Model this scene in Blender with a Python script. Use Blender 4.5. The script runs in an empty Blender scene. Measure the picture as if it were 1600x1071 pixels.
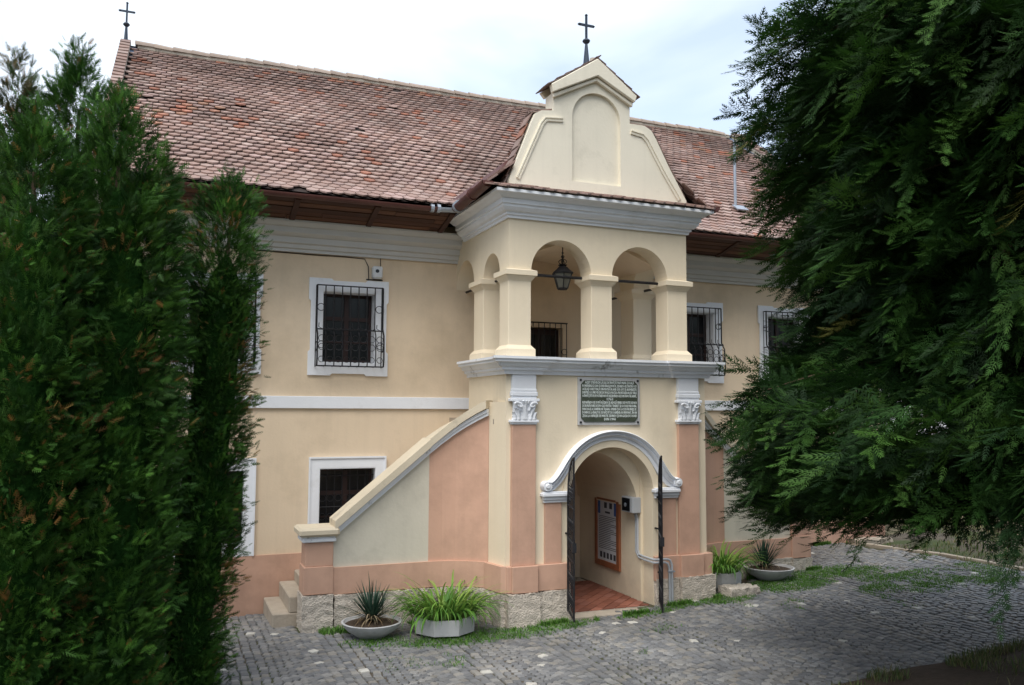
import bpy, bmesh, math, random
import numpy as np
from mathutils import Vector, Matrix, noise
from mathutils.geometry import tessellate_polygon
random.seed(7); rng = np.random.default_rng(7)
R = math.radians
S = bpy.context.scene
COL = S.collection

# ------------------------------------------------------------------ camera
CAM = Vector((-4.353, -10.800, 3.312))
cd = bpy.data.cameras.new('camera'); cam = bpy.data.objects.new('camera', cd); COL.objects.link(cam)
FW = Vector((0.37673531, 0.92292314, 0.07926787)); RT = Vector((0.92566762, -0.37830204, 0.00519792)); UP = Vector((-0.03478448, -0.07141746, 0.9968398))
m = Matrix((RT, UP, -FW)).transposed().to_4x4(); m.translation = CAM
cam.matrix_world = m
cd.sensor_width = 36; cd.lens = 36 * 1320.8 / 1600; cd.clip_start = .1; cd.clip_end = 3000
S.camera = cam
F = 1320.8
def px(p):
    d = Vector(p) - CAM; z = d.dot(FW)
    return 800 + F * d.dot(RT) / z, 535.5 - F * d.dot(UP) / z, z

# ------------------------------------------------------------------ sky and light
W = bpy.data.worlds.new('World'); S.world = W; W.use_nodes = True
nt = W.node_tree; nt.nodes.clear()
SUN_EL, SUN_AZ = 58, 222      # azimuth clockwise from +Y
def N(t, ty, **k):
    n = t.nodes.new(ty)
    for a, b in k.items():
        if a in n.inputs.keys() if isinstance(a, str) else False: n.inputs[a].default_value = b
        else: setattr(n, a, b)
    return n
sky = N(nt, 'ShaderNodeTexSky', sky_type='NISHITA', sun_disc=False, sun_elevation=R(SUN_EL), sun_rotation=R(SUN_AZ), air_density=1.0, dust_density=1.5, ozone_density=1.0)
tc = N(nt, 'ShaderNodeTexCoord'); mp = N(nt, 'ShaderNodeMapping'); mp.inputs['Scale'].default_value = (1, 1, 2.2); mp.inputs['Location'].default_value = (.35, .1, .2)
nz = N(nt, 'ShaderNodeTexNoise'); nz.inputs['Scale'].default_value = 2.1; nz.inputs['Detail'].default_value = 6; nz.inputs['Roughness'].default_value = .48; nz.inputs['Distortion'].default_value = .25
cr = N(nt, 'ShaderNodeValToRGB'); cr.color_ramp.elements[0].position = .36; cr.color_ramp.elements[1].position = .52
cr.color_ramp.elements[0].color = (.50, .50, .50, 1); cr.color_ramp.elements[1].color = (1, 1, 1, 1)
mx = N(nt, 'ShaderNodeMix', data_type='RGBA'); mx.inputs[7].default_value = (4.2, 4.65, 5.2, 1)
bg = N(nt, 'ShaderNodeBackground'); bg.inputs['Strength'].default_value = .112
wo = N(nt, 'ShaderNodeOutputWorld')
L = nt.links.new
L(tc.outputs['Generated'], mp.inputs[0]); L(mp.outputs[0], nz.inputs['Vector']); L(nz.outputs[0], cr.inputs[0])
L(cr.outputs[0], mx.inputs[0]); L(sky.outputs[0], mx.inputs[6]); L(mx.outputs[2], bg.inputs[0]); L(bg.outputs[0], wo.inputs[0])
sd = bpy.data.lights.new('sun', 'SUN'); sd.energy = 1.35; sd.angle = R(42); sd.color = (1, .945, .86)
sun = bpy.data.objects.new('sun', sd); COL.objects.link(sun)
sv = Vector((math.sin(R(SUN_AZ)) * math.cos(R(SUN_EL)), math.cos(R(SUN_AZ)) * math.cos(R(SUN_EL)), math.sin(R(SUN_EL))))
sun.rotation_euler = sv.to_track_quat('Z', 'Y').to_euler(); sun.location = sv * 40
vs = S.view_settings; vs.view_transform = 'Standard'; vs.look = 'None'; vs.exposure = 1.20; vs.gamma = 1; vs.use_curve_mapping = False

# ------------------------------------------------------------------ materials
def mat(name, base, rough=.8, var=.12, scale=1.5, bump=.3, bscale=60, dist=.004, tint=False, metal=0, spec=.3, dark=None, dscale=1.2, dlo=.55, dhi=.75, stretch=(1, 1, 1), leaf=False, bdetail=5, streak=0):
    m = bpy.data.materials.new(name); m.use_nodes = True; t = m.node_tree; b = t.nodes['Principled BSDF']
    b.inputs['Roughness'].default_value = rough; b.inputs['Metallic'].default_value = metal; b.inputs['Specular IOR Level'].default_value = spec
    tc = t.nodes.new('ShaderNodeTexCoord'); lk = t.links.new
    mp = t.nodes.new('ShaderNodeMapping'); mp.inputs['Scale'].default_value = stretch; lk(tc.outputs['Object'], mp.inputs[0])
    n = t.nodes.new('ShaderNodeTexNoise'); n.inputs['Scale'].default_value = scale; n.inputs['Detail'].default_value = 6; n.inputs['Roughness'].default_value = .6; lk(mp.outputs[0], n.inputs['Vector'])
    mr = t.nodes.new('ShaderNodeMapRange'); mr.inputs[1].default_value = .25; mr.inputs[2].default_value = .75; mr.inputs[3].default_value = 1 - var; mr.inputs[4].default_value = 1 + var; lk(n.outputs[0], mr.inputs[0])
    mu = t.nodes.new('ShaderNodeVectorMath'); mu.operation = 'SCALE'; lk(mr.outputs[0], mu.inputs['Scale'])
    if tint:
        a = t.nodes.new('ShaderNodeAttribute'); a.attribute_name = 'tint'
        lk(a.outputs['Color'], mu.inputs[0])
    else: mu.inputs[0].default_value = base
    out = mu.outputs[0]
    if dark is not None:
        n2 = t.nodes.new('ShaderNodeTexNoise'); n2.inputs['Scale'].default_value = dscale; n2.inputs['Detail'].default_value = 8; n2.inputs['Roughness'].default_value = .65
        lk(mp.outputs[0], n2.inputs['Vector'])
        m2 = t.nodes.new('ShaderNodeMapRange'); m2.inputs[1].default_value = dlo; m2.inputs[2].default_value = dhi; lk(n2.outputs[0], m2.inputs[0])
        mm = t.nodes.new('ShaderNodeMix'); mm.data_type = 'RGBA'; mm.inputs[7].default_value = (*dark, 1); lk(out, mm.inputs[6]); lk(m2.outputs[0], mm.inputs[0]); out = mm.outputs[2]
    if streak:
        m3 = t.nodes.new('ShaderNodeMapping'); m3.inputs['Scale'].default_value = (7, 7, .45); lk(tc.outputs['Object'], m3.inputs[0])
        n3 = t.nodes.new('ShaderNodeTexNoise'); n3.inputs['Scale'].default_value = 1.0; n3.inputs['Detail'].default_value = 5; n3.inputs['Roughness'].default_value = .6; lk(m3.outputs[0], n3.inputs['Vector'])
        r3 = t.nodes.new('ShaderNodeMapRange'); r3.inputs[1].default_value = .5; r3.inputs[2].default_value = .8; r3.inputs[3].default_value = 1; r3.inputs[4].default_value = 1 - streak; lk(n3.outputs[0], r3.inputs[0])
        v3 = t.nodes.new('ShaderNodeVectorMath'); v3.operation = 'SCALE'; lk(out, v3.inputs[0]); lk(r3.outputs[0], v3.inputs['Scale']); out = v3.outputs[0]
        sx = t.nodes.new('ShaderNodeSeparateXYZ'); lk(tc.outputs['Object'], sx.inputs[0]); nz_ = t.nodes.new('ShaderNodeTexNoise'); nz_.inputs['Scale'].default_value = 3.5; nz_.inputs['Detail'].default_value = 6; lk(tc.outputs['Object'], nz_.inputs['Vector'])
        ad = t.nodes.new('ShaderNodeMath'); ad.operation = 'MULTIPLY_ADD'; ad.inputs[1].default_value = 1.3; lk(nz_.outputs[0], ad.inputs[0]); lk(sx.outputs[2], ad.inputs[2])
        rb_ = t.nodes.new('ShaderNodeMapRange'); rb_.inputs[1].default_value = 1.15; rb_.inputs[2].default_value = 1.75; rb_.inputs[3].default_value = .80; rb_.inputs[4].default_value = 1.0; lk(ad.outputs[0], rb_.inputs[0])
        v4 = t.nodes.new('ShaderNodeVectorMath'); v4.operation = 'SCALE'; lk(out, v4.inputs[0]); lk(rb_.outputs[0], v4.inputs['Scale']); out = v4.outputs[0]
    lk(out, b.inputs['Base Color'])
    if bump:
        nb = t.nodes.new('ShaderNodeTexNoise'); nb.inputs['Scale'].default_value = bscale; nb.inputs['Detail'].default_value = bdetail; lk(mp.outputs[0], nb.inputs['Vector'])
        bp = t.nodes.new('ShaderNodeBump'); bp.inputs['Strength'].default_value = bump; bp.inputs['Distance'].default_value = dist; lk(nb.outputs[0], bp.inputs['Height']); lk(bp.outputs[0], b.inputs['Normal'])
    if leaf:
        tr = t.nodes.new('ShaderNodeBsdfTranslucent'); lk(out, tr.inputs[0]); ms = t.nodes.new('ShaderNodeMixShader'); ms.inputs[0].default_value = .22
        o = t.nodes['Material Output']; lk(b.outputs[0], ms.inputs[1]); lk(tr.outputs[0], ms.inputs[2]); lk(ms.outputs[0], o.inputs['Surface'])
    return m
M = {}
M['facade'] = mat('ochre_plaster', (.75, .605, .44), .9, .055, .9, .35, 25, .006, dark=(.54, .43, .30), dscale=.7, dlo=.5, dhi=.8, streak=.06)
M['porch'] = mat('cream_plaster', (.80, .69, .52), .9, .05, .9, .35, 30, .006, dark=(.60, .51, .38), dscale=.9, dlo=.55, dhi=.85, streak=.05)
M['gable'] = mat('sky_paled_plaster', (.80, .745, .62), .9, .05, 1.3, .35, 30, .006, dark=(.58, .54, .44), dscale=1.6, dlo=.56, dhi=.85, streak=.06)  # paler than the porch plaster, its stronger skylight put into the colour
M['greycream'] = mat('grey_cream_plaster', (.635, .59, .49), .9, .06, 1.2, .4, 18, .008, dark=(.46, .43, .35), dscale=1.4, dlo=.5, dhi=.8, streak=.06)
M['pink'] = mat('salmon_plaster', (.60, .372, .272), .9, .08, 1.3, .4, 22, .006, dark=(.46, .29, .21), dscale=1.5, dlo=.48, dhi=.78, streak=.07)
M['trim'] = mat('white_trim_paint', (.80, .82, .86), .75, .05, 2, .3, 40, .004, dark=(.60, .60, .60), dscale=3, dlo=.58, dhi=.9)
M['ledge'] = mat('stained_white_ledge', (.80, .82, .86), .8, .06, 2, .4, 40, .004, dark=(.16, .16, .15), dscale=4.5, dlo=.585, dhi=.70, stretch=(1, 1, .45))
M['cornice'] = mat('grey_cornice_paint', (.56, .56, .55), .85, .06, 1, .3, 40, .004)
M['coping'] = mat('cream_coping', (.62, .54, .41), .85, .09, 2, .4, 30, .006, dark=(.34, .29, .23), dscale=2.6, dlo=.56, dhi=.78)
M['stone'] = mat('pitted_stone', (.62, .55, .47), .95, .12, 5, 1.0, 48, .03, dark=(.46, .40, .33), dscale=3.0, dlo=.54, dhi=.75, bdetail=3)
M['step'] = mat('worn_step_stone', (.42, .36, .29), .9, .15, 4, .6, 30, .01)
M['tile'] = mat('clay_roof_tile', (1, 1, 1), .72, .16, 9, .4, 70, .004, tint=True)
M['brick'] = mat('terracotta_floor_brick', (1, 1, 1), .75, .15, 8, .3, 60, .003, tint=True)
M['rooffelt'] = mat('dark_roof_underlay', (.035, .025, .022), .95)
M['mortar'] = mat('lime_ridge_mortar', (.42, .38, .32), .95, .2, 7, .8, 25, .02)
M['wood'] = mat('brown_eaves_wood', (1, 1, 1), .65, .3, 3, .4, 30, .004, stretch=(.3, 6, 6), tint=True)
M['brownmetal'] = mat('brown_painted_gutter', (.10, .035, .028), .45, .2, 3, .1, 30, .002, spec=.5)
M['iron'] = mat('black_wrought_iron', (.012, .012, .015), .55, .2, 10, .2, 60, .002, spec=.4)
M['zinc'] = mat('zinc_sheet', (.38, .42, .48), .45, .15, 4, .1, 30, .002, metal=.5)
M['flash'] = mat('blue_grey_flashing', (.10, .14, .21), .5, .2, 4, .1, 30, .002, metal=.2)
M['darkmetal'] = mat('slate_blue_metal', (.045, .06, .085), .45, .2, 4, .1, 30, .002, metal=.4)
M['glass'] = mat('dark_window_glass', (.010, .011, .013), .18, .1, 3, 0, spec=.32)
M['lampglass'] = mat('smoky_lamp_glass', (.14, .14, .12), .2, .1, 3, 0, spec=.5)
M['sash'] = mat('dark_brown_sash', (.028, .013, .011), .5, .2, 10, .1, 40, .002)
M['void'] = mat('dark_interior', (.02, .018, .016), .95, .1, 3, 0)
M['plaque'] = mat('dark_green_bronze', (.075, .09, .065), .5, .25, 7, .2, 50, .002, metal=.2)
M['letter'] = mat('pale_raised_lettering', (.66, .72, .70), .6, .1, 30, 0)
M['marble'] = mat('white_marble', (.68, .70, .72), .6, .08, 8, .1, 30, .002)
M['frame_wood'] = mat('varnished_orange_wood', (.28, .10, .045), .45, .2, 6, .2, 40, .002)
M['paper'] = mat('white_paper', (.62, .64, .68), .7, .03, 3, 0)
M['ink'] = mat('dark_print', (.06, .06, .07), .8, .2, 30, 0)
M['blue_print'] = mat('blue_print', (.05, .12, .35), .8, .3, 30, 0)
M['pvc'] = mat('grey_conduit', (.42, .44, .47), .5, .06, 4, 0)
M['concrete'] = mat('pale_concrete', (.50, .50, .50), .85, .12, 5, .4, 50, .004, dark=(.28, .28, .27), dscale=3, dlo=.52, dhi=.8)
M['soil'] = mat('dark_soil_and_tree_shade', (.075, .052, .035), .95, .3, 12, 1, 40, .02)
M['ground'] = mat('trodden_earth', (.20, .155, .105), .95, .25, 2.2, 1, 18, .03, dark=(.07, .085, .03), dscale=.9, dlo=.46, dhi=.62)
M['joint'] = mat('earthy_paving_joints', (.105, .088, .066), .95, .25, 6, 1, 40, .02, dark=(.055, .072, .025), dscale=1.3, dlo=.46, dhi=.6)
M['cobble'] = mat('basalt_cobble', (1, 1, 1), .6, .16, 14, .6, 45, .006, tint=True, spec=.35)
M['leaf'] = mat('conifer_foliage', (1, 1, 1), .65, .18, 4, 0, tint=True, leaf=True, spec=.25)
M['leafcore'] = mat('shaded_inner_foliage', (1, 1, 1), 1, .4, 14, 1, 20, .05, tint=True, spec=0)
M['blade'] = mat('strap_leaf', (1, 1, 1), .5, .12, 6, 0, tint=True, leaf=True, spec=.3)
M['bark'] = mat('fibrous_bark', (.10, .065, .045), .95, .25, 6, 1, 18, .03, stretch=(3, 3, .6))
M['farwall'] = mat('far_white_render', (.72, .73, .76), .9, .06, 1, .1, 20, .01)

# ------------------------------------------------------------------ object helpers
ORG = {}
def tag(o, label=None, cat=None, group=None, kind=None):
    if label: o['label'] = label
    if cat: o['category'] = cat
    if group: o['group'] = group
    if kind: o['kind'] = kind
    return o
def hang(o, parent):
    if parent is None: return
    o.parent = parent
    if parent.name in ORG: o.matrix_parent_inverse = Matrix.Translation(-ORG[parent.name])
def thing(name, loc, label, cat, group=None):
    o = bpy.data.objects.new(name, None); COL.objects.link(o); o.location = loc; o.empty_display_size = .2
    ORG[o.name] = Vector(loc); return tag(o, label, cat, group)
def inst(name, me, parent, mw):
    o = bpy.data.objects.new(name, me); COL.objects.link(o); hang(o, parent)
    if parent is not None and parent.name in ORG: o.matrix_basis = mw
    else: o.matrix_basis = mw
    return o
class MB:
    def __init__(s): s.v = []; s.f = []; s.t = []
    def add(s, vs, fs, tint=None):
        k = len(s.v); s.v += [tuple(v) for v in vs]; s.f += [tuple(i + k for i in f) for f in fs]
        s.t += [tint or (1, 1, 1)] * len(vs); return s
    def box(s, x0, x1, y0, y1, z0, z1, tint=None):
        return s.add([(x, y, z) for z in (z0, z1) for y in (y0, y1) for x in (x0, x1)],
                     [(0, 2, 3, 1), (4, 5, 7, 6), (0, 1, 5, 4), (2, 6, 7, 3), (0, 4, 6, 2), (1, 3, 7, 5)], tint)
    def obox(s, c, ax, ay, az, tint=None):   # oriented box, half-vectors
        c = Vector(c); ax, ay, az = Vector(ax), Vector(ay), Vector(az)
        return s.add([c + ax * i + ay * j + az * k for k in (-1, 1) for j in (-1, 1) for i in (-1, 1)],
                     [(0, 2, 3, 1), (4, 5, 7, 6), (0, 1, 5, 4), (2, 6, 7, 3), (0, 4, 6, 2), (1, 3, 7, 5)], tint)
    def tube(s, pts, r, n=6, tint=None, caps=True):
        pts = [Vector(p) for p in pts]; rs = r if isinstance(r, (list, tuple)) else [r] * len(pts); vs = []; fs = []
        ref = None
        for i, p in enumerate(pts):
            d = (pts[min(i + 1, len(pts) - 1)] - pts[max(i - 1, 0)]).normalized()
            if ref is None: ref = d.orthogonal().normalized()
            a = (ref - d * ref.dot(d)); a = a.normalized() if a.length > 1e-5 else d.orthogonal().normalized(); ref = a; b = d.cross(a)
            for k in range(n):
                an = 2 * math.pi * (k + .5) / n; vs.append(p + (a * math.cos(an) + b * math.sin(an)) * rs[i])
        for i in range(len(pts) - 1):
            for k in range(n): fs.append((i * n + k, i * n + (k + 1) % n, (i + 1) * n + (k + 1) % n, (i + 1) * n + k))
        if caps: fs.append(tuple(range(n))[::-1]); fs.append(tuple((len(pts) - 1) * n + k for k in range(n)))
        return s.add(vs, fs, tint)
    def lathe(s, prof, c, n=24, rot=0, tint=None):
        vs = []; fs = []
        for r, z in prof:
            for k in range(n):
                a = 2 * math.pi * k / n + rot; vs.append((c[0] + r * math.cos(a), c[1] + r * math.sin(a), c[2] + z))
        for i in range(len(prof) - 1):
            for k in range(n): fs.append((i * n + k, i * n + (k + 1) % n, (i + 1) * n + (k + 1) % n, (i + 1) * n + k))
        return s.add(vs, fs, tint)
    def prism(s, outer, holes, y0, y1, axis='y', tint=None):
        loops = [outer] + list(holes)
        def P(a, b, y): return (a, y, b) if axis == 'y' else ((y, a, b) if axis == 'x' else (a, b, y))
        flat = [q for l in loops for q in l]; n = len(flat)
        tri = tessellate_polygon([[Vector((a, b, 0)) for a, b in l] for l in loops])
        vs = [P(a, b, y0) for a, b in flat] + [P(a, b, y1) for a, b in flat]
        fs = [tuple(t) for t in tri] + [tuple(i + n for i in t)[::-1] for t in tri]; k = 0
        for l in loops:
            for i in range(len(l)): j = (i + 1) % len(l); fs.append((k + i, k + j, k + j + n, k + i + n))
            k += len(l)
        return s.add(vs, fs, tint)
    def sweep(s, path, prof, closed=False, tint=None, caps=True):
        """path in plan (x,y); prof = list of (outward offset, z); outward is left of travel"""
        P = [Vector(p).to_2d() for p in path]; n = len(P); m = len(prof); vs = []; fs = []
        for i in range(n):
            d0 = (P[i] - P[i - 1]).normalized() if i > 0 else None
            d1 = (P[(i + 1) % n] - P[i]).normalized() if i < n - 1 else None
            if d0 is None: d0 = d1
            if d1 is None: d1 = d0
            n0 = Vector((-d0.y, d0.x)); n1 = Vector((-d1.y, d1.x)); nn = n0 + n1; nn = nn / (nn.dot(n0))
            for o, z in prof: q = P[i] + nn * o; vs.append((q.x, q.y, z))
        for i in range(n - 1):
            for k in range(m - 1): fs.append((i * m + k, i * m + k + 1, (i + 1) * m + k + 1, (i + 1) * m + k))
            fs.append((i * m + m - 1, i * m, (i + 1) * m, (i + 1) * m + m - 1))
        if caps: fs.append(tuple(range(m))[::-1]); fs.append(tuple((n - 1) * m + k for k in range(m)))
        return s.add(vs, fs, tint)
    def build(s, name, mt, parent=None, smooth=False, kind=None, bevel=0, fix=True, sangle=40):
        me = bpy.data.meshes.new(name); me.from_pydata(s.v, [], s.f); me.validate()
        c = me.color_attributes.new('tint', 'FLOAT_COLOR', 'POINT')
        a = np.ones((len(me.vertices), 4), 'f'); a[:, :3] = np.array(s.t, 'f')[:len(me.vertices)]; c.data.foreach_set('color', a.ravel())
        me.materials.append(M[mt])
        if fix and len(s.f) < 4000:
            b = bmesh.new(); b.from_mesh(me); bmesh.ops.recalc_face_normals(b, faces=b.faces)
            if bevel:
                es = [e for e in b.edges if len(e.link_faces) == 2 and e.calc_face_angle(0) > R(35)]
                bmesh.ops.bevel(b, geom=es, offset=bevel, segments=1, affect='EDGES', clamp_overlap=True)
            b.to_mesh(me); b.free()
        o = bpy.data.objects.new(name, me); COL.objects.link(o); hang(o, parent)
        if smooth:
            me.polygons.foreach_set('use_smooth', [True] * len(me.polygons))
            try:
                me.set_sharp_from_angle(angle=R(sangle))
            except Exception: pass
        if kind: o['kind'] = kind
        return o
def npmesh(name, verts, faces_n, nverts_per_face, tint, mt, parent=None, kind=None):
    """fast mesh from numpy: verts (N,3), loops flat index, all faces same size"""
    me = bpy.data.meshes.new(name); nv = len(verts); nf = len(faces_n) // nverts_per_face
    me.vertices.add(nv); me.vertices.foreach_set('co', verts.astype('f').ravel())
    me.loops.add(len(faces_n)); me.loops.foreach_set('vertex_index', faces_n.astype('i'))
    me.polygons.add(nf); me.polygons.foreach_set('loop_start', np.arange(0, nf * nverts_per_face, nverts_per_face, dtype='i'))
    me.update(calc_edges=True)
    c = me.color_attributes.new('tint', 'FLOAT_COLOR', 'POINT'); a = np.ones((nv, 4), 'f'); a[:, :3] = tint; c.data.foreach_set('color', a.ravel())
    me.materials.append(M[mt]); o = bpy.data.objects.new(name, me); COL.objects.link(o); hang(o, parent)
    if kind: o['kind'] = kind
    return o
def arch(xc, zs, r, n=20, zb=None, x0=None, x1=None):
    pts = []
    if zb is not None: pts.append((xc - r, zb))
    pts += [(xc - r * math.cos(math.pi * k / n), zs + r * math.sin(math.pi * k / n)) for k in range(n + 1)]
    if zb is not None: pts.append((xc + r, zb))
    return pts
def rough_box(x0, x1, y0, y1, z0, z1, amp=.0085, st=.03, seed=0):
    """box with pitted, uneven faces (front, left, right, top)"""
    b = bmesh.new(); bmesh.ops.create_cube(b, size=1)
    for v in b.verts: v.co = Vector((x0 + (v.co.x + .5) * (x1 - x0), y0 + (v.co.y + .5) * (y1 - y0), z0 + (v.co.z + .5) * (z1 - z0)))
    for ax, ln in ((0, x1 - x0), (1, y1 - y0), (2, z1 - z0)):
        n = max(1, min(60, int(ln / st)))
        es = [e for e in b.edges if abs((e.verts[0].co - e.verts[1].co)[ax]) > ln * .9]
        if n > 1: bmesh.ops.subdivide_edges(b, edges=es, cuts=n - 1, use_grid_fill=True)
    b.normal_update()
    for v in b.verts:
        p = v.co * 19 + Vector((seed, 0, 0)); k = noise.turbulence(p, 3, False) - .5
        v.co += v.normal * (k * amp * 2.0) + noise.noise_vector(v.co * 7) * .003
    mb = MB(); b.verts.ensure_lookup_table(); mb.add([v.co.copy() for v in b.verts], [[v.index for v in f.verts] for f in b.faces]); b.free()
    return mb

# ------------------------------------------------------------------ ground
def gh(x, y):
    z = .375 + .048 * min(max(0, x), 14) - (.05 * max(0, min(y, 3) - .8) if x < -.5 else 0)
    if y < -3.75:
        d = -3.75 - y; z += .05 * min(1, d / .12) + .17 * min(d, 9) + .03 * noise.noise(Vector((x * 1.5, y * 1.5, 3)))
    if x > 8.4: z += .05 * min(x - 8.4, 30) * .5 + .03 * noise.noise(Vector((x, y, 7)))
    return z
def grid(name, xs, ys, mt, dz=0, kind='structure', parent=None):
    v = [(x, y, gh(x, y) + dz) for y in ys for x in xs]; n = len(xs)
    f = [(j * n + i, j * n + i + 1, (j + 1) * n + i + 1, (j + 1) * n + i) for j in range(len(ys) - 1) for i in range(n - 1)]
    mb = MB(); mb.add(v, f); o = mb.build(name, mt, parent, smooth=True, kind=kind, fix=False); return o
xs = [-900, -300, -100, -40, -20, -12] + [round(-9 + .35 * i, 3) for i in range(78)] + [20, 24, 30, 40, 80, 200, 500, 900]
ys = [-600, -200, -60, -25, -14] + [-12 + .35 * i for i in range(23)] + [-3.9, -3.87, -3.8, -3.75, -3.7, -3.4] + [-3 + .5 * i for i in range(16)] + [6, 8, 12, 18, 26, 40, 80, 200, 500, 1200]
grid('ground', xs, ys, 'ground')
grid('earth_bank', [-14 + .35 * i for i in range(75)], [-14] + [-12 + .35 * i for i in range(23)] + [-3.9, -3.87, -3.8, -3.76], 'soil', dz=.008)  # soil darker than the ground also paints the tree's shade on the bank
pave = grid('cobbled_pavement', [-5.2 + .4 * i for i in range(41)], [-3.74] + [-3.4 + .4 * i for i in range(15)], 'joint', dz=.012)

# cobbles in segmental arcs
def stone_template(k, top=.016):
    r = random.Random(k); n = 4; pts = []
    base = [(-.5, -.5), (.5, -.5), (.5, .5), (-.5, .5)]
    o = [(a + r.uniform(-.07, .07), b + r.uniform(-.07, .07)) for a, b in base]
    vs = []; 
    for (a, b), (s_, z) in [(q, w) for w in ((1.0, -.02), (.97, top * .45), (.80, top)) for q in o]: vs.append((a * s_, b * s_, z + (r.uniform(-.003, .003) if z > 0 else 0)))
    fs = []
    for l in range(2):
        for i in range(4): j = (i + 1) % 4; fs.append((l * 4 + i, l * 4 + j, l * 4 + 4 + j, l * 4 + 4 + i))
    fs.append((8, 9, 10, 11)); return vs, fs
T_ST = [stone_template(i) for i in range(8)]
def inside_building(x, y):
    if y > 2.2: return True
    if -.1 < x < 3.3 and y > -.1: return True
    if -2.65 < x < 0 and y > .66: return True
    if 3.2 < x < 5.9 and y > .66: return True
    return False
def cob_ok(x, y):
    if y < -3.8 or x < -4.6: return False
    edge = 7.9 if y > 1.2 else (8.35 - (.1 * (y + 1)) if y > -1.4 else 8.4 + (-1.4 - y) * .9)
    return x < edge and not inside_building(x, y)
GREY = [(.178, .179, .182), (.20, .199, .198), (.158, .160, .165), (.228, .222, .213), (.190, .187, .183), (.235, .222, .202), (.145, .148, .154)]
stones = []
wst = 1.25; Rr = .88; h = .098
for c in range(-5, 11):
    xc = c * wst + .3
    for j in range(-8, 75):
        yj = -4.1 + j * h + (c % 2) * .05
        nst = 13
        for i in range(nst):
            th = (-.5 + (i + .5) / nst) * 2 * math.asin(wst / 2 / Rr) + random.uniform(-.01, .01)
            x = xc + Rr * math.sin(th); y = yj + Rr * (math.cos(th) - .85)
            if not cob_ok(x, y): continue
            if noise.noise(Vector((x * .6, y * .6, 11))) > .52: continue
            stones.append((x + random.uniform(-.004, .004), y + random.uniform(-.004, .004), th, wst / nst * 1.03 + random.uniform(-.008, .008), h * (.82 + .15 * math.cos(th)) + random.uniform(-.006, .004)))
def stone_tint(x, y):
    if random.random() < .0062: return (.52, .50, .45), 1
    t = random.choice(GREY); k = random.uniform(.88, 1.15) * (1 + .35 * noise.noise(Vector((x * .8, y * .8, 0))))
    return tuple(a * k for a in t), 0
vis = []
for s in stones:
    u, v, z = px((s[0], s[1], gh(s[0], s[1])))
    vis.append(z if (345 < u < 1600 and v < 1075) else 1e9)
order = sorted(range(len(stones)), key=lambda i: vis[i])
single = set(order[:300])
proto = {}
def stone_proto(k, w):
    key = (k % 8, k % 7 if not w else 'w')
    if key not in proto:
        mb = MB(); tv, tf = T_ST[k % 8]; mb.add(tv, tf, (.54, .52, .47) if w else tuple(a * (1 + .15 * ((k % 5) - 2) / 2) for a in GREY[k % 7]))
        me = bpy.data.meshes.new('cobblestone'); me.from_pydata(mb.v, [], mb.f); c = me.color_attributes.new('tint', 'FLOAT_COLOR', 'POINT')
        c.data.foreach_set('color', np.array([(*t, 1) for t in mb.t], 'f').ravel()); me.materials.append(M['cobble']); proto[key] = me
    return proto[key]
rest = MB()
for i, (x, y, th, a, b) in enumerate(stones):
    t, w = stone_tint(x, y); z = gh(x, y) + .012 + random.uniform(-.006, .007)
    if w: a *= random.uniform(.95, 1.25); b *= random.uniform(.95, 1.2); z += .003
    tx, ty = random.uniform(-.03, .03), random.uniform(-.03, .03)
    mw = Matrix.Translation((x, y, z)) @ Matrix.Rotation(-th, 4, 'Z') @ Matrix.Rotation(tx, 4, 'X') @ Matrix.Rotation(ty, 4, 'Y') @ Matrix.Diagonal((a * .95, b * .95, 1.2, 1))
    if i in single: inst('cobblestone', stone_proto(i, w), pave, mw)
    else:
        tv, tf = T_ST[i % 8]; rest.add([mw @ Vector(q) for q in tv], tf, t)
rest.build('cobblestones', 'cobble', pave, kind='stuff', fix=False)

# edging stones of the path on the right
kb = thing('stone_edging', (8.3, 0, gh(8.3, 0)), 'low row of worn kerb stones between cobbles and sandy earth on the right', 'kerb')
ed = [(7.95, 1.9), (8.15, 1.2), (8.42, .4), (8.45, -.6), (8.5, -1.4), (9.2, -2.2), (10.0, -3.0)]
for (xa, ya), (xb, yb) in zip(ed[:-1], ed[1:]):
    dl = math.hypot(xb - xa, yb - ya); n = max(1, int(dl / .42))
    for k in range(n):
        t = (k + .5) / n; x = xa + (xb - xa) * t; y = ya + (yb - ya) * t; d = Vector((xb - xa, yb - ya, 0)).normalized(); q = Vector((-d.y, d.x, 0))
        MB().obox((x, y, gh(x, y) + .0), d * (dl / n / 2 - .012), q * .05, Vector((random.uniform(-.02, .02), 0, .05 + random.uniform(0, .02))), (1, 1, 1)).build('kerb_stone', 'step', kb, bevel=.01)
# stone ledge by the far corner of the house
tag(rough_box(7.9, 8.75, 1.75, 2.05, gh(8, 2) - .1, gh(8, 2) + .12, .01, .06).build('stone_slab', 'step', None), 'long low stone slab lying at the far right foot of the house', 'stone slab')

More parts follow.
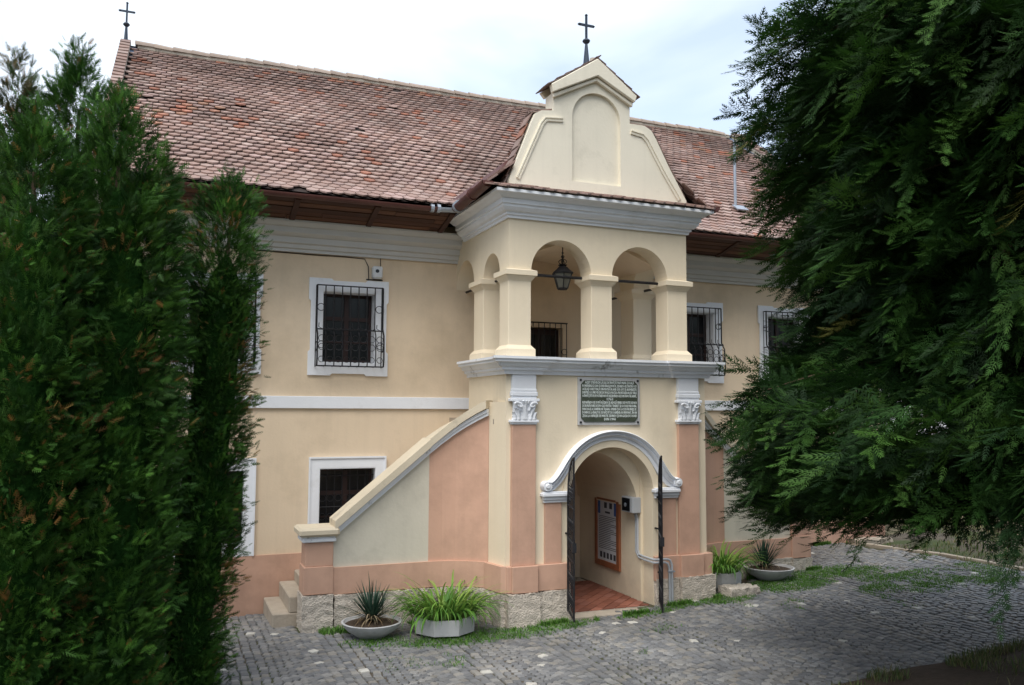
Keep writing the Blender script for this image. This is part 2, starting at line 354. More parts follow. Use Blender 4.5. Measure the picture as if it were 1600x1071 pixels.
# ------------------------------------------------------------------ the building
X0, X1, D = -5.30, 9.05, 2.28
B = thing('school_building', (1.6, 2.28, .4), 'two-storey cream building with steep clay tile roof and an arcaded entrance porch', 'building')
LW = [(-4.27, -3.09), (-2.32, -1.14)]; UWn = [(-4.30, -3.06), (-2.38, -1.14), (3.99, 5.23), (6.04, 7.28)]
lopen = [(a + .155, b - .155, 1.33, 2.41) for a, b in LW]; uopen = [(a + .21, b - .21, 4.02, 5.12) for a, b in UWn]
dopen = [(1.18, 1.93, 3.2, 4.72)]; pasdoor = [(.62, 1.38, .45, 2.25)]
def rect(a): return [(a[0], a[2]), (a[1], a[2]), (a[1], a[3]), (a[0], a[3])]
MB().prism([(X0, 0), (X1, 0), (X1, 6.3), (X0, 6.3)], [rect(a) for a in lopen + uopen + dopen + pasdoor], D, D + .45).build('facade_wall', 'facade', B)
mb = MB(); mb.prism([(D + .46, 0), (12.44, 0), (12.44, 6.2), (6.86, 10.25), (D + .46, 6.95)], [], X0 + .02, X0 + .4, 'x'); mb.build('end_wall', 'facade', B)
mb = MB(); mb.prism([(D + .46, 0), (12.44, 0), (12.44, 6.2), (6.86, 10.25), (D + .46, 6.95)], [], X1 - .4, X1 - .02, 'x'); mb.build('end_wall', 'facade', B)
MB().box(X0 + .4, X1 - .4, 12.0, 12.43, 0, 6.2).build('rear_wall', 'facade', B)
MB().box(X0 + .41, X1 - .41, D + .46, 11.9, 6.0, 6.1).build('ceiling', 'void', B)
MB().box(X0 + .41, X1 - .41, D + 1.6, D + 1.7, .1, 6.0).build('inner_partition', 'void', B)
for a, b in ((X0 - .01, -.06), (3.24, X1 + .01)): MB().box(a, b, D - .03, D, .0, 1.165).build('plinth', 'pink', B)
for a, b in ((X0 - .03, .33), (2.87, X1 + .03)): MB().box(a, b, D - .045, D - .002, 3.315, 3.50).build('string_course', 'trim', B, bevel=.006)
prof = [(0, 5.69), (.05, 5.69), (.05, 5.735), (.09, 5.745), (.10, 5.80), (.15, 5.815), (.15, 5.90), (.20, 5.915), (.26, 5.95), (.26, 6.03), (.31, 6.04), (.36, 6.09), (.36, 6.12), (0, 6.12)]
mb = MB(); mb.sweep([(0.02, D - .001), (X0 - .1, D - .001)], prof); mb.build('cornice', 'cornice', B)
mb = MB(); mb.sweep([(X1 + .1, D - .001), (2.9, D - .001)], prof); mb.build('cornice', 'cornice', B)
# eaves: boards and rafters
WT = [(.085, .036, .022), (.11, .05, .03), (.065, .028, .018), (.13, .06, .035)]
EY0, EZ0, EY1, EZ1 = 1.94, 6.125, 1.26, 6.285
for (a, b) in ((X0 - .1, -.42), (3.34, X1 + .1)):
    nb = 5
    for k in range(nb):
        x = a
        while x < b - .05:
            x2 = min(b, x + random.choice([1.55, 2.2, 2.6]));
            t0, t1 = k / nb + .012, (k + 1) / nb - .012; yy0 = EY0 + (EY1 - EY0) * t0; yy1 = EY0 + (EY1 - EY0) * t1; zz0 = EZ0 + (EZ1 - EZ0) * t0; zz1 = EZ0 + (EZ1 - EZ0) * t1
            o_ = random.uniform(-.004, .006); tn = random.choice(WT); mb = MB()
            mb.add([(x + .004, yy0, zz0 + o_), (x2 - .004, yy0, zz0 + o_), (x2 - .004, yy1, zz1 + o_), (x + .004, yy1, zz1 + o_)] + [(x + .004, yy0, zz0 + .025 + o_), (x2 - .004, yy0, zz0 + .025 + o_), (x2 - .004, yy1, zz1 + .025 + o_), (x + .004, yy1, zz1 + .025 + o_)],
                   [(0, 1, 2, 3), (7, 6, 5, 4), (0, 4, 5, 1), (1, 5, 6, 2), (2, 6, 7, 3), (3, 7, 4, 0)], tn)
            mb.build('eaves_board', 'wood', B); x = x2
    x = a + .35
    while x < b:
        sk = .0
        MB().add([(x, EY0, EZ0 - .022), (x + .08, EY0, EZ0 - .022), (x + .08 + sk, EY1, EZ1 - .022), (x + sk, EY1, EZ1 - .022), (x, EY0, EZ0 + .03), (x + .08, EY0, EZ0 + .03), (x + .08 + sk, EY1, EZ1 + .03), (x + sk, EY1, EZ1 + .03)],
                 [(0, 1, 2, 3), (7, 6, 5, 4), (0, 4, 5, 1), (1, 5, 6, 2), (2, 6, 7, 3), (3, 7, 4, 0)], (.06, .026, .018)).build('rafter_end', 'wood', B); x += 1.15
def gutter(p0, p1, r=.06):
    p0, p1 = Vector(p0), Vector(p1); d = (p1 - p0).normalized(); s_ = d.cross(Vector((0, 0, 1))).normalized(); vs = []; n = 10
    for p in (p0, p1):
        for rr in (r, r - .006):
            for k in range(n + 1):
                a = math.pi * k / n; vs.append(p + s_ * math.cos(a) * rr - Vector((0, 0, 1)) * math.sin(a) * rr)
    m = n + 1; fs = []
    for k in range(n): fs += [(k, k + 1, 2 * m + k + 1, 2 * m + k), (m + k, 3 * m + k, 3 * m + k + 1, m + k + 1), (k, m + k, m + k + 1, k + 1), (2 * m + k, 2 * m + k + 1, 3 * m + k + 1, 3 * m + k)]
    fs += [(0, 2 * m, 3 * m, m), (n, m + n, 3 * m + n, 2 * m + n), tuple(range(0, m)), tuple(range(2 * m, 3 * m))[::-1]]
    mb = MB(); mb.add(vs, fs); return mb
gutter((X0 - .1, 1.22, 6.335), (-.62, 1.22, 6.335)).build('gutter', 'brownmetal', B, smooth=True)
gutter((3.32, 1.22, 6.335), (X1 + .1, 1.22, 6.335)).build('gutter', 'brownmetal', B, smooth=True)
g3 = gutter((-.40, 1.10, 6.34), (-.40, -.22, 6.42), .085).build('gutter', 'brownmetal', B, smooth=True)
MB().tube([(-.40, 1.05, 6.335), (-.40, .99, 6.339)], .095, 12).build('gutter_joint', 'zinc', g3)
MB().tube([(-.40, .42, 6.372), (-.40, .38, 6.375)], .092, 12).build('gutter_joint', 'brownmetal', g3)
gutter((3.32, 1.10, 6.34), (3.32, -.2, 6.42), .085).build('gutter', 'brownmetal', B, smooth=True)
gz = gutter((-.62, 1.22, 6.335), (-.36, 1.16, 6.335), .062).build('gutter_joint', 'zinc', B, smooth=True)
for x in (-.78, -.68): MB().tube([(x, 1.22, 6.325), (x + .05, 1.22, 6.325)], .066, 10).build('gutter_clamp', 'zinc', B)

# ---- roof
RY, RZ, EYr, EZr = 6.86, 10.37, 1.22, 6.36
SL = math.hypot(RY - EYr, RZ - EZr); SD = Vector((0, (RY - EYr) / SL, (RZ - EZr) / SL)); SN = Vector((0, -SD.z, SD.y))
def sag(x, s): return .035 * noise.noise(Vector((x * .45, s * .5, 1.7))) - .03 * math.sin(math.pi * min(1, s / SL)) + (.05 * (1 - s / .8) ** 2 if s < .8 else 0)
def rp(x, s, up=0): return Vector((x, EYr, EZr)) + SD * s + SN * (up + sag(x, s))
roof = thing('roof_anchor', (0, 0, 0), 'x', 'x') if False else None
nx, ny = 60, 20
mb = MB(); v = [rp(X0 + .05 + (X1 - X0 - .1) * i / nx, SL * j / ny, -.03) for j in range(ny + 1) for i in range(nx + 1)]
f = [(j * (nx + 1) + i, j * (nx + 1) + i + 1, (j + 1) * (nx + 1) + i + 1, (j + 1) * (nx + 1) + i) for j in range(ny) for i in range(nx)]
mb.add(v, f)
mb.add([(X0 + .05, RY, RZ), (X1 - .05, RY, RZ), (X1 - .05, 12.5, 6.3), (X0 + .05, 12.5, 6.3)], [(0, 1, 2, 3)])
roof = mb.build('roof', 'rooffelt', B, fix=False)
CLAY = [(.38, .255, .215), (.42, .30, .26), (.33, .22, .185), (.45, .335, .295), (.40, .28, .25), (.35, .23, .195), (.38, .17, .115), (.31, .215, .19)]
def clay():
    t = random.choices(CLAY, [10, 10, 8, 6, 8, 7, 2.2, 2.5])[0]; k = random.uniform(.74, 1.02); return tuple(a * k for a in t)
def tile_geo(w=.148, ln=.24, th=.017, tipd=.034):
    o = [(-.5, tipd), (-.27, tipd * .38), (0, 0), (.27, tipd * .38), (.5, tipd), (.5, ln), (-.5, ln)]
    top = [(a * w, b, 0) for a, b in o]; bot = [(a * w, b, -th) for a, b in o]
    fs = [(0, 1, 2, 3, 4, 5, 6)] + [(i + 1, i, i + 7, i + 8) for i in range(4)] + [(0, 6, 13, 7), (5, 4, 11, 12)]
    return top + bot, fs
TG = tile_geo(.168, .28, .022, .085); EXP = .168; TW = .177
tile_me = []
for i in range(10):
    mb = MB(); mb.add(*TG, clay()); me = bpy.data.meshes.new('roof_tile'); me.from_pydata(mb.v, [], mb.f); c = me.color_attributes.new('tint', 'FLOAT_COLOR', 'POINT')
    c.data.foreach_set('color', np.array([(*t, 1) for t in mb.t], 'f').ravel()); me.materials.append(M['tile']); tile_me.append(me)
def porch_roof_z(x):
    P = [(-.42, 6.40), (1.46, 7.92), (3.34, 6.40)]
    if x < P[0][0] or x > P[-1][0]: return -9
    for (a, za), (b, zb) in zip(P[:-1], P[1:]):
        if x <= b: return za + (zb - za) * (x - a) / (b - a)
    return -9
tiles = []
def lean(p, ux, us, un, dz=.016, ln=.24):
    """tile matrix: local x->ux, y->up slope, z->normal, tip raised"""
    r = random.uniform(-.035, .035); y = (us - un * (dz / ln)).normalized(); x = (ux + us * r).normalized(); z = x.cross(y).normalized(); x = y.cross(z)
    mm = Matrix((x, y, z)).transposed().to_4x4(); mm.translation = p + un * random.uniform(.0, .005); return mm
nr = int(SL / EXP)
for j in range(nr):
    s = j * EXP - .03
    ncol = int((X1 - X0 - .22) / TW)
    for i in range(ncol):
        x = X0 + .13 + (i + (.5 if j % 2 else 0)) * TW + random.uniform(-.005, .005)
        p = rp(x, s + random.uniform(-.010, .010) - (random.uniform(.02, .06) if random.random() < .010 else 0) + .018 * noise.noise(Vector((x * .9, j * .3, 2))), .018 + (.02 if random.random() < .004 else 0))
        if p.z < porch_roof_z(x) - .03 and p.y < 3.2: continue
        if random.random() < .002: continue
        tiles.append((lean(p, Vector((1, 0, 0)), SD, SN, .048), p))
# porch roof: side slopes
P0 = [(-.42, 6.44), (.30, 7.50), (.52, 7.64)]; 
prm = MB(); sec = [(-.40, 6.37), (1.46, 7.88), (3.32, 6.37)]
for (a, za), (b, zb) in zip(sec[:-1], sec[1:]): prm.add([(a, .10, za), (b, .10, zb), (b, 4.2, zb), (a, 4.2, za)], [(0, 1, 2, 3)])
porchroof = prm.build('porch_roof', 'rooffelt', B, fix=False)
ptiles = []
def p_in(ax, d, j): return 0.0 < ax + d.x * j * .165 < 2.92
for sgn, (ax, az), (bx, bz) in ((1, (-.42, 6.40), (1.46, 7.92)), (-1, (3.34, 6.40), (1.46, 7.92))):
    d = Vector((bx - ax, 0, bz - az)); ln = d.length; d.normalize(); ux = Vector((0, -sgn, 0)); un = ux.cross(d)
    for j in range(int(ln / .165) + 1):
        for i in range(22):
            y = .30 + (i + .5 * (j % 2)) * TW if p_in(ax, d, j) else .02 + (i + .5 * (j % 2)) * TW; p = Vector((ax, y, az)) + d * (j * .165)
            mz = EZr + (y - EYr) * SD.z / SD.y
            if p.z < mz - .02: continue
            ptiles.append((lean(p + un * .02, ux, d, un), p))
# pent strip over the porch cornice
UPs = Vector((0, .36, .13)).normalized(); UNp = Vector((1, 0, 0)).cross(UPs)
for j in range(3):
    for i in range(24):
        x = -.36 + (i + .5 * (j % 2)) * TW
        if x > 3.30: continue
        p = Vector((x, -.36, 6.345)) + UPs * (j * .125) + Vector((0, 0, .012 + .012 * noise.noise(Vector((x * 2, 0, 0)))))
        ptiles.append((lean(p, Vector((1, 0, 0)), UPs, UNp, .014), p))
dist = []
for k, (mw, p) in enumerate(tiles):
    u, v, z = px(p); dist.append(z if (180 < u < 1230 and 0 < v < 400) else 1e9)
nfree = 300 - 66
near = set(sorted(range(len(tiles)), key=lambda k: dist[k])[:nfree])
rest = MB()
for k, (mw, p) in enumerate(tiles):
    if k in near: inst('roof_tile', tile_me[random.randrange(10)], roof, mw)
    else:
        t = clay(); q = noise.noise(Vector((p.x * .35, p.y * .5, 4))); kk = 1 + .32 * noise.noise(Vector((p.x * .7, p.y * .9, 14))) - .12 * (p.z > 9.6); t = tuple(a * kk for a in t)
        if q > .25 and random.random() < .35: t = (.40 * random.uniform(.8, 1.1), .19, .13)
        rest.add([mw @ Vector(a) for a in TG[0]], TG[1], t)
rest.build('roof_tiles', 'tile', roof, kind='stuff', fix=False)
rest = MB()
for k, (mw, p) in enumerate(ptiles):
    if p.y < -.1 and p.z < 6.7: inst('roof_tile', tile_me[random.randrange(10)], porchroof, mw)
    else:
        t = clay(); t = tuple(a * .8 for a in t); rest.add([mw @ Vector(a) for a in TG[0]], TG[1], t)
rest.build('roof_tiles', 'tile', porchroof, kind='stuff', fix=False)
# valley flashing on both sides of the porch roof
for sx in (-1, 1):
    pts = []
    for k in range(9):
        x = (-.46 + 1.80 * k / 8) if sx < 0 else (3.38 - 1.80 * k / 8); zz = 6.38 + 1.80 * .81 * k / 8
        y = EYr + (zz - EZr) * SD.y / SD.z; pts.append(Vector((x, y, zz)))
    mb = MB(); vs = []
    for p in pts: vs += [p + Vector((.06 * sx, -.02, .03)), p + Vector((-.10 * sx, .02, .02))]
    mb.add(vs, [(2 * k, 2 * k + 1, 2 * k + 3, 2 * k + 2) for k in range(8)]); mb.build('valley_flashing', 'brownmetal', roof, fix=False)
# ridge tiles in mortar
mb = MB(); mb.tube([(X0 + .2 + (X1 - X0 - .4) * k / 30, RY, RZ - .02 + sag(X0 + k * .47, SL - .1)) for k in range(31)], .085, 8); mb.build('ridge_mortar', 'mortar', roof, smooth=True)
def halfpipe(r0, r1, ln, tint):
    vs = []; n = 6
    for x, r in ((0, r0), (ln, r1)):
        for k in range(n + 1): a = math.pi * k / n; vs.append((x, math.cos(a) * r, math.sin(a) * r))
    for x, r in ((0, r0 - .015), (ln, r1 - .015)):
        for k in range(n + 1): a = math.pi * k / n; vs.append((x, math.cos(a) * r, math.sin(a) * r))
    m = n + 1; fs = []
    for k in range(n): fs += [(k, k + 1, m + k + 1, m + k), (2 * m + k, 3 * m + k, 3 * m + k + 1, 2 * m + k + 1), (k, 2 * m + k, 2 * m + k + 1, k + 1)]
    mb = MB(); mb.add(vs, fs, tint); me = bpy.data.meshes.new('ridge_tile'); me.from_pydata(mb.v, [], mb.f); c = me.color_attributes.new('tint', 'FLOAT_COLOR', 'POINT')
    c.data.foreach_set('color', np.array([(*t, 1) for t in mb.t], 'f').ravel()); me.materials.append(M['tile']); return me
RM = [halfpipe(.115, .095, .40, t) for t in ((.34, .27, .22), (.38, .31, .26), (.30, .24, .20))]
x = X0 + .15
while x < X1 - .5:
    zz = RZ + .005 + sag(x, SL - .1); inst('ridge_tile', random.choice(RM), roof, Matrix.Translation((x, RY, zz)) @ Matrix.Rotation(random.uniform(-.03, .03), 4, 'Y')); x += .345
# parapet gables at both ends
def parapet(xa, xb, inner):
    def outline(off):
        pts = []
        for k in range(15):
            t = k / 14; y = 1.05 + (RY - 1.05) * t; z = EZr - .12 + (RZ - .13 - EZr + .12) * (t ** 1.0) - .14 * math.sin(math.pi * t) * (1 - .2 * t); pts.append((y, z + off))
        return pts
    top = outline(.20); mir = [(2 * RY - y, z) for y, z in top[::-1][1:]]
    poly = top + mir + [(2 * RY - 1.05, 5.9), (1.05, 5.9)]
    p = MB().prism(poly, [], xa, xb, 'x').build('gable_parapet', 'mortar', B)
    xi = xa if inner < 0 else xb; th = .018 * inner
    fl = [(y, z + .015) for y, z in top]; fl2 = [(y, z - .20) for y, z in top][::-1]
    MB().prism(fl + fl2, [], *sorted((xi + th * .2, xi + th)), 'x').build('side_flashing', 'mortar', p)
    fa = [(y, z - .10) for y, z in top]; fb = [(y, z - .14) for y, z in top][::-1]
    MB().prism(fa + fb, [], *sorted((xi + th, xi + th + .12 * inner)), 'x').build('side_flashing', 'flash', p)
    # tiles laid across the coping
    for q, side in ((top, 1), (mir[::-1] if False else [(2 * RY - y, z) for y, z in top], -1)):
        L_ = 0; seg = []
        for (a, b), (c, d) in zip(q[:-1], q[1:]):
            seg.append((L_, Vector((0, a, b)), Vector((0, c, d)))); L_ += math.hypot(c - a, d - b)
        s = .05
        while s < L_ - .05:
            sg = [g for g in seg if g[0] <= s][-1]; dd = (sg[2] - sg[1]).normalized(); pp = sg[1] + dd * (s - sg[0])
            nn = Vector((1, 0, 0)).cross(dd) * side; dl = (dd + nn * -.10).normalized()
            tn = tuple(q * .8 for q in clay())
            mb = MB(); w0 = (xb - xa) / 2 + .02
            mb.obox(Vector(((xa + xb) / 2, pp.y, pp.z)) + nn * .035 + dd * .11, Vector((w0, 0, random.uniform(-.006, .006))), dl * .125, dl.cross(Vector((1, 0, 0))) * .011, tn)
            mb.build('coping_tile', 'tile', p); s += .20
    return p
parapet(X0 - .09, X0 + .05, 1); parapet(X1 - .06, X1 + .22, -1)
def cross(x, y, z, h, thk=1.0, sp=.55):
    c = thing('tmp', (0, 0, 0), 'x', 'x') if False else None
    k = h / .8
    o = MB().lathe([(.055 * k * sp / .55, 0), (.02 * k, .36 * k), (0.0, .36 * k)], (x, y, z), 8).build('cross_spire', 'darkmetal', B)
    MB().lathe([(0, .34 * k), (.045 * k, .375 * k), (.062 * k, .40 * k), (.045 * k, .425 * k), (0, .45 * k)], (x, y, z), 8).build('knob', 'darkmetal', o)
    mb = MB(); mb.box(x - .016 * k, x + .016 * k, y - .012, y + .012, z + .43 * k, z + .8 * k); mb.box(x - .115 * k, x - .0161 * k, y - .0119, y + .0119, z + .63 * k, z + .663 * k); mb.box(x + .0161 * k, x + .115 * k, y - .0119, y + .0119, z + .63 * k, z + .663 * k)
    for cx_, cz_ in ((x - .12 * k, z + .6465 * k), (x + .12 * k, z + .6465 * k), (x, z + .805 * k)): mb.lathe([(0, -.026 * k), (.026 * k, 0), (0, .026 * k)], (cx_, y, cz_), 8)
    mb.build('cross', 'darkmetal', o)
cross(X0 - .02, RY, RZ - .02, .86, sp=.42)
cross(1.33, .22, 8.46, .80)
# vent pipe and aerial on the right slope
vp = MB().tube([rp(5.66, 1.47, .05), rp(5.66, 1.47, .05) + Vector((0, 0, .12)), rp(5.66, 1.47, .05) + Vector((0, 0, 1.27))], .027, 10).build('vent_pipe', 'zinc', B, smooth=True)
MB().obox(rp(5.72, 1.38, .06), Vector((.13, 0, 0)), SD * .10, SN * .01).build('pipe_flashing', 'zinc', vp)
# skylight-like snow guard / aerial
mb = MB(); a = rp(8.1, 5.4, .05); mb.tube([a, a + Vector((0, 0, .42))], .012, 5); mb.tube([a + Vector((-.25, 0, .38)), a + Vector((.45, -.05, .30))], .009, 5)
for k in range(6): q = a + Vector((-.2 + k * .12, -.01 * k, .372 - .0135 * k)); mb.tube([q + Vector((0, -.12, -.02)), q + Vector((0, .12, .02))], .005, 4)
mb.build('aerial', 'iron', B)

# ---- windows
def bar(mb, a, b, r=.009): mb.tube([a, b], r, 4)
def ring(mb, c, r, t=.007, n=14, ax='y'):
    pts = [(c[0] + r * math.cos(2 * math.pi * k / n), c[1], c[2] + r * math.sin(2 * math.pi * k / n)) if ax == 'y' else (c[0], c[1] + r * math.cos(2 * math.pi * k / n), c[2] + r * math.sin(2 * math.pi * k / n)) for k in range(n + 1)]
    mb.tube(pts, t, 4, caps=False)
def sash(win, a):
    x0, x1, z0, z1 = a; y = D + .20
    f_ = MB(); xm = (x0 + x1) / 2; w = .045
    f_.box(x0, x0 + w, y, y + .05, z0, z1); f_.box(x1 - w, x1, y, y + .05, z0, z1); f_.box(x0 + w, x1 - w, y, y + .05, z0, z0 + w); f_.box(x0 + w, x1 - w, y, y + .05, z1 - w, z1)
    f_.box(xm - .035, xm + .035, y - .004, y + .046, z0 + w, z1 - w); zt = z0 + (z1 - z0) * .64
    f_.box(x0 + w, xm - .035, y + .001, y + .049, zt - .03, zt + .03); f_.box(xm + .035, x1 - w, y + .001, y + .049, zt - .03, zt + .03)
    zl = z0 + (z1 - z0) * .3
    f_.box(x0 + w, xm - .035, y + .008, y + .042, zl - .012, zl + .012); f_.box(xm + .035, x1 - w, y + .008, y + .042, zl - .012, zl + .012)
    sh = f_.build('sash', 'sash', win)
    for a0, a1 in ((x0 + w, xm - .035), (xm + .035, x1 - w)):
        for b0, b1 in ((z0 + w, zl - .012), (zl + .012, zt - .03), (zt + .03, z1 - w)):
            MB().box(a0 + .001, a1 - .001, y + .02, y + .026, b0 + .001, b1 - .001).build('pane', 'glass', win)
def grille_flat(win, a, y=D + .10):
    x0, x1, z0, z1 = a; mb = MB(); n = 7
    for k in range(n + 1): x = x0 + .02 + (x1 - x0 - .04) * k / n; bar(mb, (x, y, z0 + .01), (x, y, z1 - .01), .006)
    for z in (z0 + .10, z0 + (z1 - z0) * .45, z1 - .12): bar(mb, (x0, y, z), (x1, y, z), .007)
    for k in range(n):
        xc = x0 + .02 + (x1 - x0 - .04) * (k + .5) / n
        for zc in (z0 + .2, z0 + .34, z0 + .62): ring(mb, (xc, y, zc), .05, .0045, 10)
    mb.build('grille', 'iron', win)
def cage(win, a):
    x0, x1, z0, z1 = a[0] - .10, a[1] + .10, a[2] - .06, a[3] + .08; yt, yb = D - .12, D - .20; zm = z0 + (z1 - z0) * .45; mb = MB(); n = 8
    Y = lambda z: yt if z > zm else yb
    for k in range(n + 1):
        x = x0 + (x1 - x0) * k / n; r = .013 if k in (0, n) else .009
        mb.tube([(x, yt, z1), (x, yt, zm + .04), (x, yb - .01, zm - .08), (x, yb - .03, z0 + .12), (x, yb, z0)], r, 5)
        bar(mb, (x, yb, z0), (x, D, z0), .007)
        if k < n:
            xc = x + (x1 - x0) / n / 2
            mb.tube([(xc - .03, yt - .01, zm + .10), (xc - .035, yt - .01, zm + .04), (xc + .01, yb, zm), (xc + .04, yb, zm + .02)], .006, 4)
            ring(mb, (xc, yb - .02, zm - .14), .05, .005, 10); ring(mb, (xc, yb - .03, zm - .27), .05, .005, 10); ring(mb, (xc, yb - .02, z0 + .10), .045, .005, 10)
    for z, y in ((z1, yt), (zm, yb + .02), (z0, yb)):
        mb.tube([(x0, D, z), (x0, y, z), (x1, y, z), (x1, D, z)], .011, 5)
    for sx in (x0, x1):
        for k in (1,): mb.tube([(sx, D - .04, z1), (sx, D - .04, z0)], .008, 4)
        ring(mb, (sx, (D + yt) / 2 - .02, z1 - .32), .05, .006, 12, 'x'); ring(mb, (sx, (D + yb) / 2 - .02, z0 + .30), .07, .006, 12, 'x')
        ring(mb, (sx - .06 * (1 if sx == x1 else -1), yt, z1 - .34), .055, .006, 12); ring(mb, (sx - .06 * (1 if sx == x1 else -1), yb - .03, z0 + .32), .055, .006, 12)
        for z in (z1 - .3, z0 + .25): bar(mb, (sx, D + .01, z), (sx, Y(z), z), .009)
    mb.build('grille', 'iron', win)
for (a, b), op in zip(LW, lopen):
    w = MB().prism([(a, 1.165), (b, 1.165), (b, 2.58), (a, 2.58)], [rect(op)], D - .035, D).build('window', 'trim', B, bevel=.004)
    mb = MB(); e = .022
    mb.box(a - .003, b + .003, D - .055, D - .036, 2.58 - e, 2.583); mb.box(a - .003, a + e, D - .055, D - .036, 1.167, 2.58 - e); mb.box(b - e, b + .003, D - .055, D - .036, 1.167, 2.58 - e)
    mb.build('frame_bead', 'trim', w)
    mb = MB(); x0, x1, z0, z1 = op
    mb.box(x0 - .001, x0 + .01, D - .03, D + .2, z0, z1); mb.box(x1 - .01, x1 + .001, D - .03, D + .2, z0, z1); mb.box(x0 + .01, x1 - .01, D - .03, D + .2, z0 - .001, z0 + .01); mb.box(x0 + .01, x1 - .01, D - .03, D + .2, z1 - .01, z1 + .001); mb.build('reveal', 'trim', w)
    sash(w, (x0 + .01, x1 - .01, z0 + .01, z1 - .01)); grille_flat(w, op)
for (a, b), op in zip(UWn, uopen):
    n = .03; zt, zb = 5.32, 3.82
    out = [(a, zb), (a + .34, zb), (a + .37, zb + n), (b - .37, zb + n), (b - .34, zb), (b, zb), (b, zb + .36), (b - n, zb + .39), (b - n, zt - .36), (b, zt - .33), (b, zt), (b - .34, zt), (b - .37, zt - n), (a + .37, zt - n), (a + .34, zt), (a, zt), (a, zt - .33), (a + n, zt - .36), (a + n, zb + .39), (a, zb + .36)]
    w = MB().prism(out, [rect(op)], D - .035, D).build('window', 'trim', B, bevel=.004)
    x0, x1, z0, z1 = op
    mb = MB(); ii = .05; mb.prism([(x0 - ii, z0 - ii), (x1 + ii, z0 - ii), (x1 + ii, z1 + ii), (x0 - ii, z1 + ii)], [rect(op)], D - .048, D - .0352); mb.build('inner_frame', 'trim', w)
    mb = MB()
    mb.box(x0 - .001, x0 + .01, D - .03, D + .2, z0, z1); mb.box(x1 - .01, x1 + .001, D - .03, D + .2, z0, z1); mb.box(x0 + .01, x1 - .01, D - .03, D + .2, z0 - .001, z0 + .01); mb.box(x0 + .01, x1 - .01, D - .03, D + .2, z1 - .01, z1 + .001); mb.build('reveal', 'trim', w)
    sash(w, (x0 + .01, x1 - .01, z0 + .01, z1 - .01)); cage(w, op)
w = MB().box(1.2, 1.91, D + .15, D + .2, 3.21, 4.70).build('balcony_door', 'sash', B); 
for k in range(2): MB().box(1.25 + k * .33, 1.53 + k * .33, D + .142, D + .151, 3.7, 4.6).build('pane', 'glass', w)
mb = MB()
for k in range(9): bar(mb, (1.14 + k * .104, D - .06, 3.5), (1.14 + k * .104, D - .06, 4.79), .008)
for z in (3.6, 4.1, 4.79): bar(mb, (1.13, D - .06, z), (1.99, D - .06, z), .011)
for z in (3.7, 4.0, 4.3): ring(mb, (1.93, D - .06, z), .05, .006)
for z in (4.79, 3.6): bar(mb, (1.98, D, z), (1.98, D - .06, z), .009); bar(mb, (1.14, D, z), (1.14, D - .06, z), .009)
mb.build('grille', 'iron', w)

# ---- porch lower storey
FL = .505
CX, ZS, RA = 1.61, 2.10, .68
XL, XR = -.03, 3.22
dpoly = [(CX - RA, .3)] + arch(CX, ZS, RA, 28)[0:] + [(CX + RA, .3)]
outer = [(XL, .2), (CX - RA, .2)] + arch(CX, ZS, RA, 28) + [(CX + RA, .2), (XR, .2), (XR, 3.82), (XL, 3.82)]
MB().prism(outer, [], 0, .28).build('porch_front_wall', 'porch', B)
mb = MB(); mb.prism([(XL, .281), (-.12, .42), (-.12, D - .001), (.45, D - .001), (.45, .281)], [], .2, 3.10, 'z'); mb.build('porch_side_wall', 'porch', B); mb = MB(); mb.prism([(2.25, .281), (XR, .281), (XR, D - .001), (2.25, D - .001)], [], .2, 3.10, 'z'); mb.build('porch_side_wall', 'porch', B)
mb = MB(); mb.prism([(.45, .281), (2.25, .281), (2.25, D - .001), (.45, D - .001)], [], 2.75, 3.10, 'z'); mb.build('passage_ceiling', 'porch', B)
# splayed left cheek of the porch with cornice height
mb = MB(); mb.prism([(XL, .0), (-.12, .40), (-.12, .42), (XL, .281)], [], .2, 3.42, 'z'); mb.build('porch_cheek', 'porch', B)
# passage vault rib
rib = [(CX - .60, FL)] + arch(CX, ZS - .02, .60, 24) + [(CX + .60, FL), (2.249, FL), (2.249, 2.749), (.451, 2.749), (.451, FL)]
# loggia floor
MB().prism([(-.1, .282), (3.2, .282), (3.2, D - .002), (-.1, D - .002)], [], 3.11, 3.18, 'z').build('loggia_floor', 'step', B)
# parapet walls of the loggia
for a, b in ((XL + .001, .30), (2.65, XR - .001)): MB().box(a, b, .284, 1.54, 3.185, 3.82).build('loggia_parapet', 'porch', B)

# ledge moulding
lp = [(-.02, 3.80), (.03, 3.80), (.04, 3.85), (.075, 3.86), (.075, 3.89), (.11, 3.91), (.135, 3.955), (.175, 3.965), (.175, 3.995), (.20, 4.005), (.20, 4.04), (-.02, 4.045)]
path = [(XR, 1.55), (XR, -.0), (XR, -.055), (2.64, -.055), (2.64, -.0), (.46, -.0), (.46, -.055), (-.045, -.055), (XL - .0, 0.0), (XL, 1.55)]
mb = MB(); mb.sweep([(x, y) for x, y in path][::1], lp); mb.build('ledge_moulding', 'ledge', B)
mb = MB(); mb.prism([(XL + .03, .02), (XR - .03, .02), (XR - .03, 1.54), (2.60, 1.54), (2.60, .36), (.32, .36), (.32, 1.54), (XL + .03, 1.54)], [], 3.822, 4.03, 'z'); mb.build('ledge_core', 'ledge', B)
